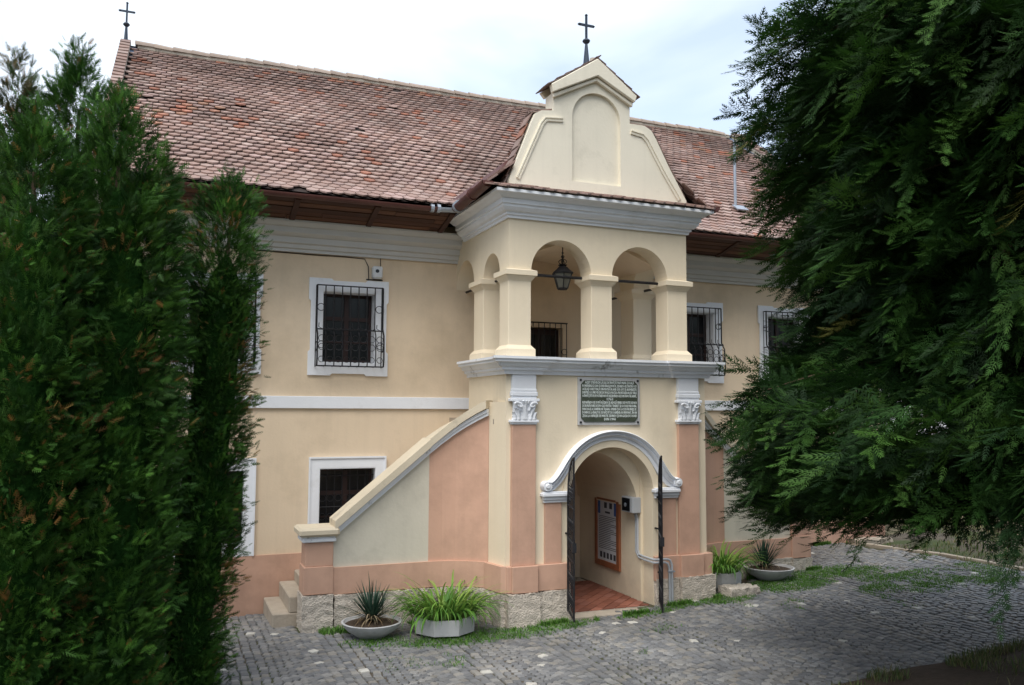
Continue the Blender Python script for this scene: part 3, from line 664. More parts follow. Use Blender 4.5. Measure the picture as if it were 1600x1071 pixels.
# pilasters, pedestals and stone base
def pil(x0, x1, nm='pilaster'):
    p = MB().box(x0, x1, -.06, -.001, 1.2, 3.12).build(nm, 'pink', B, bevel=.004)
    MB().box(x0 + .0, x1 - .0, -.062, -.001, 3.60, 3.80).build('pilaster_head', 'trim', p)
    mb = MB()
    mb.box(x0 - .02, x1 + .02, -.085, -.001, 3.50, 3.56); mb.box(x0 - .01, x1 + .01, -.072, -.001, 3.561, 3.60); mb.box(x0 - .01, x1 + .01, -.072, -.001, 3.47, 3.499)
    mb.box(x0 - .04, x1 + .04, -.105, -.001, 3.425, 3.468)
    mb.build('capital_moulding', 'trim', p, bevel=.008); mb = MB()
    mb.box(x0 - .035, x1 + .035, -.095, -.001, 3.135, 3.175); mb.box(x0 - .015, x1 + .015, -.078, -.001, 3.11, 3.134)
    mb.build('capital_moulding', 'trim', p, bevel=.008)
    xc = (x0 + x1) / 2; w = (x1 - x0) / 2
    # bell of the capital
    vs = []; n = 12; rows = 8
    for j in range(rows + 1):
        t = j / rows; hw = w * (.88 + .14 * t ** 2); dp = .07 + .045 * t ** 2
        for i in range(n + 1): s_ = -1 + 2 * i / n; vs.append((xc + hw * s_, -.001 - dp * (1 - .25 * abs(s_) ** 4), 3.175 + .25 * t))
    mb = MB(); mb.add(vs, [(j * (n + 1) + i, j * (n + 1) + i + 1, (j + 1) * (n + 1) + i + 1, (j + 1) * (n + 1) + i) for j in range(rows) for i in range(n)])
    mb.box(xc - w * .86, xc + w * .86, -.07, -.002, 3.175, 3.424); cap = mb.build('capital', 'trim', p, smooth=True)
    mb = MB()
    def leaf(x, z0, z1, wd, lean_=0, out=.05):
        L2 = []; seg = 8
        for j in range(seg + 1):
            t = j / seg; z = z0 + (z1 - z0) * t; y = -.085 - out * t * t; xx = x + lean_ * t * t
            if t > .8: z -= (t - .8) * .10
            ww = wd * (1 - .55 * t) * (1 + .22 * math.sin(j * 2.6))
            L2.append([(xx - ww, y + .02, z), (xx - ww * .45, y - .004, z), (xx, y - .018, z), (xx + ww * .45, y - .004, z), (xx + ww, y + .02, z)])
        vs = [q for r_ in L2 for q in r_]; mb.add(vs, [(a * 5 + b, a * 5 + b + 1, a * 5 + b + 6, a * 5 + b + 5) for a in range(seg) for b in range(4)])
    leaf(xc, 3.178, 3.44, .10, 0, .045)
    for sg in (-1, 1):
        leaf(xc + sg * w * .48, 3.178, 3.35, .06, sg * .05, .035); leaf(xc + sg * w * .8, 3.178, 3.30, .045, sg * .03, .02); leaf(xc + sg * w * .33, 3.30, 3.42, .04, sg * .07, .05)
        pts = [(xc + sg * (w * .95 - .065 + (.062 - .0065 * k * .55) * math.cos(k * .55) ), -.125 - .002 * k, 3.375 + (.048 - .0035 * k) * math.sin(k * .55 + .4)) for k in range(12)]
        mb.tube(pts, [.016 - .0008 * k for k in range(12)], 6)
        mb.tube([(xc + sg * w * .3, -.11, 3.30), (xc + sg * w * .45, -.12, 3.36), (xc + sg * w * .62, -.128, 3.415)], .011, 5)
    for k in range(3): mb.tube([(xc + (k - 1) * .03, -.12, 3.40), (xc + (k - 1) * .045, -.14, 3.44)], .014, 6)
    mb.build('acanthus', 'trim', cap, smooth=True, fix=True)
    return p
pil(.04, .395); pil(2.715, 3.065)
for a, b in ((.545, .80), (2.415, 2.67)):
    p = MB().box(a, b, -.035, -.001, 1.2, 2.03).build('small_pilaster', 'pink', B, bevel=.003)
for a, b, xo in ((.50, .93, 0), (2.29, 2.70, 1)):
    mb = MB(); x0, x1 = a, b
    mb.box(x0 + .02, x1 - .0, -.06, .1 if False else -.001, 2.032, 2.07); mb.box(x0 + .01, x1, -.085, -.001, 2.071, 2.12); mb.box(x0 - .02, x1, -.12, -.001, 2.121, 2.165); mb.box(x0 - .0, x1, -.10, -.001, 2.166, 2.185)
    mb.build('impost', 'trim', B, bevel=.006)
# archivolt with swept-out ends
def ribbon(path, hw, layers, name, mt):
    P = [Vector(p) for p in path]; n = len(P); mb = MB(); prof_ = layers; m = len(prof_); vs = []
    for i in range(n):
        d = (P[min(i + 1, n - 1)] - P[max(i - 1, 0)]).normalized(); nn = Vector((-d.y, d.x)); 
        for o, y in prof_: q = P[i] + nn * o * hw; vs.append((q.x, y, q.y))
    fs = [(i * m + k, i * m + k + 1, (i + 1) * m + k + 1, (i + 1) * m + k) for i in range(n - 1) for k in range(m - 1)]
    fs += [tuple(range(m)), tuple((n - 1) * m + k for k in range(m))]
    mb.add(vs, fs); return mb.build(name, mt, B, smooth=True, sangle=25)
def catm(P, n=6):
    out = []; P = [Vector(p) for p in P]; Q = [P[0] * 2 - P[1]] + P + [P[-1] * 2 - P[-2]]
    for i in range(1, len(Q) - 2):
        for k in range(n):
            t = k / n; a, b, c, d = Q[i - 1:i + 3]; out.append(.5 * ((2 * b) + (c - a) * t + (2 * a - 5 * b + 4 * c - d) * t * t + (3 * b - a - 3 * c + d) * t ** 3))
    out.append(P[-1]); return out
ra = .855
left = catm([(.555, 2.262), (.63, 2.262), (.72, 2.33), (.80, 2.43), (CX + ra * math.cos(R(146)), ZS + ra * math.sin(R(146)))])
mid_ = [Vector((CX + ra * math.cos(R(a)), ZS + ra * math.sin(R(a)))) for a in range(142, 37, -4)]
right = [Vector((2 * CX - q.x, q.y)) for q in left[::-1]]
full = left + mid_ + right
lay = [(-1, 0), (-1, -.045), (-.72, -.05), (-.68, -.035), (-.3, -.04), (-.2, -.075), (.1, -.10), (.22, -.07), (.38, -.075), (.5, -.11), (.8, -.135), (.95, -.12), (1, -.09), (1, 0)]
ribbon(full, .072, lay, 'archivolt', 'trim')
for sx in (-1, 1):
    mb = MB(); xx = CX + sx * (CX - .548)
    mb.lathe([(.0, 0)], (0, 0, 0), 3) if False else None
    pts = [(CX + sx * (CX - .575 + .0) - sx * -.0 + sx * 0 + (-sx) * 0, 0, 0)] if False else None
    c = (CX - sx * -1 * 0, 0)
    xe = CX + sx * (CX - .555)
    mb.tube([(xe, -.0, 2.262), (xe, -.12, 2.262)], [.072, .065], 14); mb.tube([(xe, -.12, 2.262), (xe, -.14, 2.262)], [.04, .025], 12)
    mb.build('scroll_end', 'trim', B, smooth=True)
# cream splay between archivolt and opening
bandp = arch(CX, ZS, .785, 28); inn = arch(CX, ZS, .682, 28)[::-1]
MB().prism(bandp + inn, [], -.03, -.001).build('arch_band', 'porch', B)
# pedestal courses (pink) and stone base
def course(xa, xb, yo): return MB().box(xa, xb, yo, -.001, .85, 1.2)
course(XL - .0, .93 - .0, -.075).build('pedestal', 'pink', B, bevel=.006); course(2.29, XR + .02, -.075).build('pedestal', 'pink', B, bevel=.006)
MB().box(.03, .41, -.125, -.0751, .85, 1.203).build('pedestal', 'pink', B, bevel=.006); MB().box(2.70, 3.09, -.125, -.0751, .85, 1.203).build('pedestal', 'pink', B, bevel=.006)
mb = MB(); mb.prism([(XL - .07, -.02), (XL, -.05), (XL, .01), (-.12, .40), (-.19, .38)], [], .85, 1.2, 'z'); mb.build('pedestal', 'pink', B)
MB().box(XR + .001, XR + .06, -.074, 1.0, .85, 1.2).build('pedestal', 'pink', B, bevel=.006)
rough_box(XL - .01, .44, -.15, .1, .25, .848, seed=1).build('base_stone', 'stone', B, smooth=True)
rough_box(.445, .925, -.10, .15, .25, .848, seed=2).build('base_stone', 'stone', B, smooth=True)
rough_box(2.295, 2.68, -.10, .15, .25, .89, seed=3).build('base_stone', 'stone', B, smooth=True)
rough_box(2.685, 3.28, -.155, .1, .3, .90, seed=4).build('base_stone', 'stone', B, smooth=True)
rough_box(3.1, 3.285, .105, .7, .3, .90, seed=5).build('base_stone', 'stone', B, smooth=True)
mb = rough_box(-.20, -.0, -.0, .42, .25, .845, seed=6)
mb.v = [(x + (-.0 if y > .3 else .06 * (1 - y / .3) + .03), y - (.03 if x < -.1 else 0), z) for x, y, z in mb.v]; mb.build('base_stone', 'stone', B, smooth=True)
# threshold and brick floor
rough_box(.90, 2.32, -.24, .02, .3, .49, .006, .05, seed=9).build('threshold', 'step', B, smooth=True)
fl = MB().box(.46, 2.245, .02, D - .002, .3, FL - .012).build('passage_floor', 'mortar', B)
BR = [(.23, .085, .055), (.27, .105, .07), (.20, .075, .05), (.30, .125, .09)]
def clip(poly, x0, x1, y0, y1):
    for ax, lim, sg in ((0, x0, 1), (0, x1, -1), (1, y0, 1), (1, y1, -1)):
        out = []
        for i in range(len(poly)):
            a, b = poly[i], poly[(i + 1) % len(poly)]; ia = (a[ax] - lim) * sg >= 0; ib = (b[ax] - lim) * sg >= 0
            if ia: out.append(a)
            if ia != ib: t = (lim - a[ax]) / (b[ax] - a[ax]); out.append((a[0] + (b[0] - a[0]) * t, a[1] + (b[1] - a[1]) * t))
        poly = out
        if len(poly) < 3: return []
    return poly
for i in range(-30, 30):
    for j in range(-12, 12):
        c, s_ = math.cos(R(42)), math.sin(R(42)); lx, ly = .27, .135; a, b = (i) * ly, (j + .5 * (i % 2)) * lx
        q = [(b + e * (lx / 2 - .005), a + g * (ly / 2 - .005)) for e, g in ((-1, -1), (1, -1), (1, 1), (-1, 1))]
        q = [(CX + u_ * c - v_ * s_, .8 + u_ * s_ + v_ * c) for u_, v_ in q]; q = clip(q, .47, 2.24, -.02 if False else .03, 1.9)
        if len(q) >= 3:
            area = abs(sum(q[k][0] * q[(k + 1) % len(q)][1] - q[(k + 1) % len(q)][0] * q[k][1] for k in range(len(q)))) / 2
            if area > .002: k_ = random.uniform(.85, 1.15); MB().prism(q, [], FL - .011, FL + random.uniform(0, .004), 'z', tuple(t_ * k_ for t_ in random.choice(BR))).build('floor_brick', 'brick', fl)
# passage back wall door (dark)
MB().box(.63, 1.37, D + .06, D + .12, .47, 2.24).build('passage_door', 'sash', B)
# inner arch ring, slightly narrower vault behind the front wall
ring_o = [(.452, FL), (.452, 2.748), (2.248, 2.748), (2.248, FL), (2.247, FL)] 
MB().prism([(.452, 2.0)] + [(.452 + .0, 2.748), (2.248, 2.748), (2.248, 2.0)] + arch(1.35, 1.86, .86, 24)[::-1], [], .30, D - .01).build('passage_vault', 'porch', B)

# ---- gates
def gate(hx, hy, dx, dy, ln=.64, flip=1):
    d = Vector((dx, dy, 0)).normalized(); n = 6; base = .56
    def top(t): return 2.02 + .66 * math.sin(math.acos(max(-1, min(1, 1 - t))))
    P = lambda t, z: Vector((hx, hy, z)) + d * (t * ln)
    mb = MB(); mb.tube([P(0, base), P(0, top(0))], .012, 5); mb.tube([P(1, base), P(1, top(1))], .012, 5)
    mb.tube([P(k / 12, top(k / 12)) for k in range(13)], .013, 5)
    for z in (base + .02, base + .75, base + 1.45): mb.tube([P(0, z), P(1, z)], .012, 5)
    g = mb.build('gate', 'iron', B)
    for k in range(1, n): MB().tube([P(k / n, base + .02), P(k / n, top(k / n))], .006, 5).build('bar', 'iron', g)
    q = d.cross(Vector((0, 0, 1)))
    mb = MB()
    for z0 in (base + .12, base + .4, base + .85, base + 1.12, base + 1.55):
        for k in range(n):
            c = P((k + .5) / n, z0 + .1); r = .042; mb.tube([c + d * r * math.cos(a_ * .6) * (1 - .05 * a_) + Vector((0, 0, 1.8 * r * math.sin(a_ * .6))) + q * .012 * math.sin(a_) for a_ in range(11)], .0055, 4)
    mb.build('scrollwork', 'iron', g, kind='stuff')
    c = P(.98, base + .95); MB().obox(c, d * .035, q * .028, Vector((0, 0, .06))).build('lock', 'iron', g)
    return g
gate(.85, -.13, -.31, -.95, .60); gate(2.315, -.13, -.47, -.88, .60)
# hinges pins right
for z in (.98, 1.6, 2.05): MB().tube([(2.33, -.13, z), (2.33, .02, z)], .014, 5).build('gate_hinge', 'iron', B); MB().tube([(.88, -.13, z), (.88, .02, z)], .014, 5).build('gate_hinge', 'iron', B)

# ---- loggia (upper storey)
TX = .34
def pier(x0, x1, y0, y1):
    p = MB().box(x0, x1, y0, y1, 4.20, 5.115).build('pier', 'porch', B, bevel=.006)
    vs = MB(); o = .05
    for z0, z1, a, b in ((4.035, 4.15, o, o), (4.15, 4.21, o, .0)):
        vs.add([(x0 - a, y0 - a, z0), (x1 + a, y0 - a, z0), (x1 + a, y1 + a, z0), (x0 - a, y1 + a, z0), (x0 - b, y0 - b, z1), (x1 + b, y0 - b, z1), (x1 + b, y1 + b, z1), (x0 - b, y1 + b, z1)], [(0, 1, 2, 3), (7, 6, 5, 4), (0, 4, 5, 1), (1, 5, 6, 2), (2, 6, 7, 3), (3, 7, 4, 0)])
    vs.build('pier_base', 'porch', p)
    vs = MB()
    for z0, z1, a, b in ((5.105, 5.13, .0, .015), (5.13, 5.175, .015, .05), (5.175, 5.185, .05, .05), (5.185, 5.255, .068, .068), (5.255, 5.275, .068, .01)):
        vs.add([(x0 - a, y0 - a, z0), (x1 + a, y0 - a, z0), (x1 + a, y1 + a, z0), (x0 - a, y1 + a, z0), (x0 - b, y0 - b, z1), (x1 + b, y0 - b, z1), (x1 + b, y1 + b, z1), (x0 - b, y1 + b, z1)], [(0, 1, 2, 3), (7, 6, 5, 4), (0, 4, 5, 1), (1, 5, 6, 2), (2, 6, 7, 3), (3, 7, 4, 0)])
    vs.build('capital', 'porch', p)
WRX = 2.92
pier(.0, TX, 0, TX); pier(1.29, 1.63, 0, TX); pier(2.58, WRX, 0, TX); pier(0, TX, 1.01, 1.42); pier(WRX - TX, WRX, 1.01, 1.42)
ZT = 6.02; zsp = 5.262
o = [(.002, zsp), (TX - .002, zsp)] + arch(.815, zsp, .473, 24) + [(1.292, zsp), (1.628, zsp)] + arch(2.105, zsp, .473, 24) + [(2.582, zsp), (WRX - .002, zsp), (WRX - .002, ZT), (.002, ZT)]
MB().prism(o, [], .001, TX - .002).build('arcade_front', 'porch', B)
for xa, xb in ((.001, TX - .001), (WRX - TX + .001, WRX - .001)):
    o = [(TX + .0, zsp)] + arch(.675, zsp, .333, 18) + [(1.01, zsp), (1.42, zsp)] + arch(1.85, zsp, .42, 20) + [(D - .001, zsp), (D - .001, ZT), (TX, ZT)]
    MB().prism(o, [], xa, xb, 'x').build('arcade_side', 'porch', B)
MB().box(TX, WRX - TX, TX, D - .001, 5.86, 5.95).build('loggia_ceiling', 'facade', B)
# vault: shallow barrel
vs = MB(); n = 16; P = [(TX + (WRX - 2 * TX) * k / n, 5.50 + .34 * math.sin(math.pi * k / n)) for k in range(n + 1)]
vs.prism(P + [(WRX - TX, 5.858), (TX, 5.858)], [], TX, D - .002); vs.build('loggia_vault', 'facade', B)
rod = lambda a, b: MB().tube([a, b], .021, 4).build('tie_rod', 'iron', B)
rod((TX - .02, .17, 5.235), (1.31, .17, 5.235)); rod((1.61, .17, 5.235), (2.60, .17, 5.235))
for x in (.17, WRX - .17): rod((x, TX - .02, 5.235), (x, 1.03, 5.235)); rod((x, 1.40, 5.235), (x, D + .02, 5.235))
# porch cornice
cp = [(-.02, 5.985), (.03, 5.985), (.035, 6.02), (.06, 6.03), (.06, 6.06), (.10, 6.075), (.14, 6.12), (.14, 6.15), (.165, 6.16), (.165, 6.225), (.20, 6.235), (.25, 6.27), (.30, 6.285), (.30, 6.325), (-.02, 6.33)]
mb = MB(); mb.sweep([(WRX, D - .40), (WRX, 0), (0, 0), (0, D - .40)], cp); mb.build('porch_cornice', 'trim', B)
MB().box(.02, WRX - .02, .02, D - .02, 6.021, 6.32).build('porch_cornice_core', 'porch', B)
# gable
def gcurve(pts): return pts
go = [(.0, 6.33), (.0, 6.54), (.10, 6.80), (.22, 7.10), (.335, 7.40), (.40, 7.545), (.50, 7.60), (.685, 7.625), (.685, 7.9), (1.355, 8.40), (1.945, 7.98), (1.945, 7.60), (2.20, 7.60), (2.32, 7.54), (2.40, 7.42), (2.62, 7.02), (2.82, 6.70), (2.93, 6.52), (2.93, 6.33)]
MB().prism(go, [], .055, .28).build('gable', 'gable', B)
niche = [(.985, 6.62)] + arch(1.385, 7.58, .40, 20) + [(1.785, 6.62)]
MB().prism(go, [niche], .0, .054).build('gable', 'gable', B, bevel=.0)
cap = [(.64, 7.86), (1.362, 8.21), (1.985, 7.90), (2.02, 8.0), (1.36, 8.475), (.61, 7.98)]
MB().prism(cap, [], -.10, -.001).build('gable_cap', 'gable', B, bevel=.012)
cap2 = [(.665, 7.80), (1.362, 8.145), (1.962, 7.84), (1.972, 7.895), (1.362, 8.20), (.655, 7.855)]
MB().prism(cap2, [], -.055, -.0012).build('gable_cap', 'gable', B, bevel=.008)
MB().prism([(.61, 7.98), (1.36, 8.475), (2.02, 8.0), (1.95, 7.9), (1.36, 8.3), (.68, 7.9)], [], .281, .34).build('gable_cap', 'gable', B)
def relief(pts, w=.03):
    P = [Vector(p) for p in pts]; vs = []; prof_ = [(-w, 0), (-w, -.018), (-w * .3, -.022), (-w * .1, -.010), (w * .3, -.012), (w * .5, -.028), (w, -.028), (w, 0)]; m = len(prof_); n = len(P)
    for i in range(n):
        d0 = (P[i] - P[max(i - 1, 0)]); d1 = (P[min(i + 1, n - 1)] - P[i]); d0 = d0.normalized() if d0.length else d1.normalized(); d1 = d1.normalized() if d1.length else d0
        n0 = Vector((-d0.y, d0.x)); n1 = Vector((-d1.y, d1.x)); nn = n0 + n1; nn /= nn.dot(n0)
        for o_, y in prof_: q = P[i] + nn * o_; vs.append((q.x, y - .0005, q.y))
    mb = MB(); mb.add(vs, [(i * m + k, i * m + k + 1, (i + 1) * m + k + 1, (i + 1) * m + k) for i in range(n - 1) for k in range(m - 1)] + [tuple(range(m)), tuple((n - 1) * m + k for k in range(m))]); mb.build('relief_moulding', 'gable', B)
relief([(.13, 6.56), (.30, 6.95), (.50, 7.40), (.56, 7.475), (.83, 7.50)]); relief([(1.96, 7.47), (2.16, 7.44), (2.24, 7.37), (2.52, 6.92), (2.80, 6.52)])
# gable cap tiles
for sg, (ax, az), (bx, bz) in ((1, (.58, 7.965), (1.37, 8.487)), (-1, (2.055, 7.98), (1.35, 8.487))):
    d = Vector((bx - ax, 0, bz - az)); ln = d.length; d.normalize(); n = Vector((-d.z * sg, 0, d.x * sg))
    if n.z < 0: n = -n
    k = 0
    while k * .17 < ln - .05:
        c = Vector((ax, 0, az)) + d * (k * .17 + .11)
        for yy in (-.01, .14, .28): MB().obox(c + Vector((0, yy, 0)) + n * (.010 + random.uniform(0, .005)), (d + n * -.09).normalized() * min(.12, max(.05, (ln - k * .17) / 2)), Vector((0, .082, random.uniform(-.003, .003))), n * .0065, tuple(a * .62 for a in clay())).build('cap_tile', 'tile', B)
        k += 1
tube_ = MB().lathe([(.06, 0), (.05, .05), (0, .07)], (1.36, .06, 8.48), 8); tube_.build('gable_finial', 'mortar', B)
# coping tiles along the gable shoulders, left and right
for pts in ([(-.05, 6.45), (.06, 6.76), (.18, 7.06), (.295, 7.38), (.37, 7.56), (.68, 7.655)], [(2.98, 6.47), (2.86, 6.72), (2.66, 7.04), (2.44, 7.44), (2.34, 7.575), (1.95, 7.635)]):
    Pp = [Vector((a, 0, b)) for a, b in pts]
    for a, b in zip(Pp[:-1], Pp[1:]):
        d = (b - a); ln = d.length; d.normalize(); n = Vector((-d.z, 0, d.x)); n = n if n.z > 0 else -n; c_ = max(1, round(ln / .16))
        for k in range(c_):
            c = a + d * ((k + .5) * ln / c_); MB().obox(c + n * .012 + Vector((0, .17, 0)), (d - n * .1).normalized() * (ln / c_ * .62), Vector((0, .115, 0)), n * .008, tuple(q * .75 for q in clay())).build('shoulder_tile', 'tile', B)

# ---- outside stairs (left and right, mirrored about the porch axis)
AX = 1.60
def mx_(x, s): return x if s > 0 else 2 * AX - x
def zu(x):   # underside of coping
    P = [(-2.22, 1.60), (-.88, 2.70), (-.58, 2.93), (-.30, 3.12), (-.12, 3.23)]
    for (a, za), (b, zb) in zip(P[:-1], P[1:]):
        if x <= b: return za + (zb - za) * (x - a) / (b - a)
    return P[-1][1]
def curtain(pts, zb, zt, y_out, thick, s, mt, name, par, tint=None, dz0=0):
    """wall following plan points; zt: function of x"""
    vs = []; n = len(pts); P = [Vector(p) for p in pts]
    for i in range(n):
        d = (P[min(i + 1, n - 1)] - P[max(i - 1, 0)]).normalized(); nn = Vector((d.y, -d.x))   # towards -y
        a = P[i] + nn * y_out; b = P[i] - nn * thick
        z0 = zb(P[i].x) if callable(zb) else zb
        vs += [(mx_(a.x, s), a.y, z0), (mx_(a.x, s), a.y, zt(P[i].x)), (mx_(b.x, s), b.y, zt(P[i].x)), (mx_(b.x, s), b.y, z0)]
    fs = [(i * 4 + k, i * 4 + (k + 1) % 4, i * 4 + 4 + (k + 1) % 4, i * 4 + 4 + k) for i in range(n - 1) for k in range(4)] + [(0, 1, 2, 3), tuple((n - 1) * 4 + k for k in range(4))]
    mb = MB(); mb.add(vs, fs); return mb.build(name, mt, par, bevel=0)
def lin(a, b, n): return [(a[0] + (b[0] - a[0]) * k / n, a[1] + (b[1] - a[1]) * k / n) for k in range(n + 1)]
for s in (1, -1):
    st = MB().box(*sorted((mx_(-2.2, s), mx_(-.13, s))), 1.02, 1.03, .3, .5).build('stair_core', 'step', B)
    straight = lin((-2.21, .74), (-.89, .74), 8); curve = [(-.89, .74), (-.70, .72), (-.52, .67), (-.36, .59), (-.23, .50), (-.125, .405)]
    gz_ = .0 if s > 0 else .12
    curtain(straight, 1.2, lambda x: zu(x) + .005, 0, .26, s, 'greycream', 'stair_wall', B)
    curtain(curve, 1.2, lambda x: zu(x) + .005, .0, .26, s, 'pink', 'stair_wall', B)
    full_ = straight[:-1] + curve
    curtain(full_, .85 + gz_ * .2, lambda x: 1.2, .035, .26, s, 'pink', 'stair_band', B)
    # stone course: rough
    mbp = []
    n = 6
    for i in range(2):
        a = -2.20 + i * .66; rough_box(*sorted((mx_(a + .004, s), mx_(a + .656, s))), .665, .85, .28, .848 + (.04 if s < 0 else 0), seed=20 + i + s * 7).build('base_stone', 'stone', B, smooth=True)
    for (xa, ya), (xb, yb) in zip(curve[:-1:2], curve[2::2] + [curve[-1]]):
        rb = rough_box(0, 1, 0, .16, .28, .848 + (.04 if s < 0 else 0), seed=40 + s * 3, st=.07); d = Vector((xb - xa, yb - ya)); nn = Vector((d.y, -d.x)).normalized()
        if d.length < .02: continue
        rb.v = [(mx_(xa + d.x * q[0] + nn.x * (.07 - q[1]), s), ya + d.y * q[0] + nn.y * (.07 - q[1]), q[2]) for q in rb.v]; rb.build('base_stone', 'stone', B, smooth=True)
    # coping: white moulding below, cream cap above
    capx = straight[:-1] + curve
    curtain(capx, zu, lambda x: zu(x) + .045, .05, .28, s, 'ledge', 'coping_moulding', B)
    curtain(capx, lambda x: zu(x) + .046, lambda x: zu(x) + .095, .075, .30, s, 'ledge', 'coping_moulding', B)
    segs = [(0, 5), (5, 8), (8, len(capx) - 1)]
    for a, b in segs: curtain(capx[a:b + 1], lambda x: zu(x) + .10, lambda x: zu(x) + .215, .115, .32, s, 'coping', 'coping_slab', B)
    # newel pillar
    xa, xb = sorted((mx_(-2.59, s), mx_(-2.215, s)))
    MB().box(xa + .01, xb, .70, 1.06, 1.23, 1.545).build('newel', 'pink', B, bevel=.006); MB().box(xa - .01, xb + .005, .68, 1.08, .87, 1.229).build('newel', 'pink', B, bevel=.006)
    rough_box(xa - .03, xb + .01, .65, 1.10, .25, .868, seed=60 + s).build('base_stone', 'stone', B, smooth=True)
    c = MB().box(xa - .04, xb + .03, .66, 1.10, 1.55, 1.60).build('newel_cap', 'ledge', B, bevel=.01); MB().box(xa - .02, xb + .02, .68, 1.08, 1.601, 1.625).build('cap_moulding', 'ledge', c)
    MB().box(xa - .09, xb + .07, .61, 1.14, 1.626, 1.74).build('cap_slab', 'coping', c, bevel=.03)
    # steps
    nst = 15; x = -2.93; z = .40; sx0 = -2.93
    for k in range(nst):
        za = .62 + (2.80 - .62) * k / (nst - 1) if k else .56; a = -2.93 + k * .185 + (.03 * k if k < 8 else .2)
        a0, a1 = sorted((mx_(a, s), mx_(-.125, s) if k < nst - 1 else mx_(-.13, s)))
        if k == nst - 1: break
        zb_ = .2 if k == 0 else (.62 + (2.80 - .62) * (k - 1) / (nst - 1) + .001 if k > 1 else .561)
        y0 = 1.12 if a < -2.55 else 1.045
        MB().box(a0, a1, y0, D - .04, zb_, za).build('step', 'step', B, bevel=.012)

# ------------------------------------------------------------------ things fixed to the house
def textobj(body, size, loc, parent, name, mt, width=None, depth=.004):
    c = bpy.data.curves.new(name, 'FONT'); c.body = body; c.size = size; c.align_x = 'CENTER'; c.align_y = 'CENTER'; c.extrude = depth; c.resolution_u = 1; c.offset = .0012
    o = bpy.data.objects.new(name, c); COL.objects.link(o); o.rotation_euler = (R(90), 0, 0); bpy.context.view_layer.update()
    w = o.dimensions.x
    dg = bpy.context.evaluated_depsgraph_get(); me = bpy.data.meshes.new_from_object(o.evaluated_get(dg)); bpy.data.objects.remove(o)
    me.materials.clear(); me.materials.append(M[mt])
    sc = (width / w) if (width and w > 0) else 1
    me.transform(Matrix.Diagonal((sc, 1, 1, 1))); o = bpy.data.objects.new(name, me); COL.objects.link(o)
    if parent is not None: hang(o, parent)
    o.rotation_euler = (R(90), 0, 0); o.location = loc
    return o
pq = thing('memorial_plaque', (1.565, 0, 3.1), 'dark bronze plaque of raised Romanian text in a white marble frame above the arch', 'plaque')
MB().box(1.06, 2.07, -.03, -.001, 3.10, 3.78).build('marble_frame', 'concrete', pq, bevel=.005)
c = .055
MB().prism([(1.105 + c, 3.145), (2.025 - c, 3.145), (2.025, 3.145 + c), (2.025, 3.735 - c), (2.025 - c, 3.735), (1.105 + c, 3.735), (1.105, 3.735 - c), (1.105, 3.145 + c)], [], -.042, -.0302).build('bronze_panel', 'plaque', pq)
for x in (1.10, 2.03):
    for z in (3.14, 3.74): MB().tube([(x, -.03, z), (x, -.045, z)], .016, 10).build('fixing_bolt', 'iron', pq)
LN = ['ACEST STRĂVECHI LĂCAȘ DE ÎNVĂȚĂTURĂ PRIMA ȘCOALĂ', 'ROMÂNEASCĂ DIN ȘCHEII BRAȘOVULUI, ZIDINDU-SE DINTRU CU', 'ACELAȘI CHELTUIALĂ DIN PIATRĂ ÎN ANII 1595-1597 SE ADEVEREȘTE',
      'DINTRE O LUME VECHE DE MOLDOVA ȘI A FRUNTAȘILOR DE VALE', 'A ÎNVĂȚĂTULUI PATRIEI NOUĂ REZIDINDU-SE DIN NOU ÎN ANUL', '1761', 'REPARÎNDU-SE DUPĂ RĂZBOI ȘI ADUSĂ FIIND DE VOTE DE NOI',
      'DE BUNĂVOIRE DE EPOCILE PENTRU TINERET ȘI SOCOLE PAROHIAL', 'DINCOACE A OAMENILOR TRAIAN, OPRIND ȘI A LOCULUI RUINELE SF.', 'DOMNUL LA ÎNALTUL DE NĂZUIT DE OAMENILOR MINUNAT, ÎN AN', 'ZIUA LA OBÂRȘIE DE MARTIE ZIDINDU ȘI MAGAZIA DE ODAIE', 'DIN 1946']
for k, s_ in enumerate(LN):
    short = k in (5, 11); z = 3.705 - k * .0475
    textobj(s_, .050, (1.565, -.0425, z), pq, 'lettering', 'letter', width=(.10 if k == 5 else (.19 if short else (.80 if k in (0,) else .885))), depth=.002)
# notice board on the passage wall
nb = thing('notice_board', (2.24, 1.25, .83), 'tall white information sheet in an orange wooden frame inside the arched passage', 'notice board')
y0, y1, z0, z1, xw = .86, 1.66, .83, 1.97, 2.248
for a in ((xw - .04, xw, y0, y0 + .09, z0, z1), (xw - .04, xw, y1 - .07, y1, z0, z1), (xw - .041, xw, y0 + .09, y1 - .07, z0, z0 + .09), (xw - .041, xw, y0 + .09, y1 - .07, z1 - .10, z1)): MB().box(*a).build('frame', 'frame_wood', nb, bevel=.004)
MB().box(xw - .018, xw - .001, y0 + .09, y1 - .07, z0 + .09, z1 - .10).build('sheet', 'paper', nb)
mb = MB(); zz = z1 - .36
random.seed(3)
while zz > z0 + .27:
    e = random.choice([0, 0, .08, .18]); mb.box(xw - .0195, xw - .0181, y0 + .12 + e, y1 - .11, zz, zz + .009); zz -= .028
for k in range(5): mb.box(xw - .0195, xw - .0181, y0 + .14 + k * .11, y0 + .21 + k * .11, z0 + .13, z0 + .22)
for k in range(2): mb.box(xw - .0195, xw - .0181, y0 + .25 + k * .17, y0 + .34 + k * .17, z1 - .22, z1 - .13)
mb.box(xw - .0195, xw - .0181, y0 + .32, y0 + .48, z1 - .30, z1 - .27); mb.build('print', 'ink', nb)
for yy in (y0 + .11, y1 - .16): MB().box(xw - .0196, xw - .0181, yy, yy + .08, z1 - .32, z1 - .12).build('picture', 'blue_print', nb)
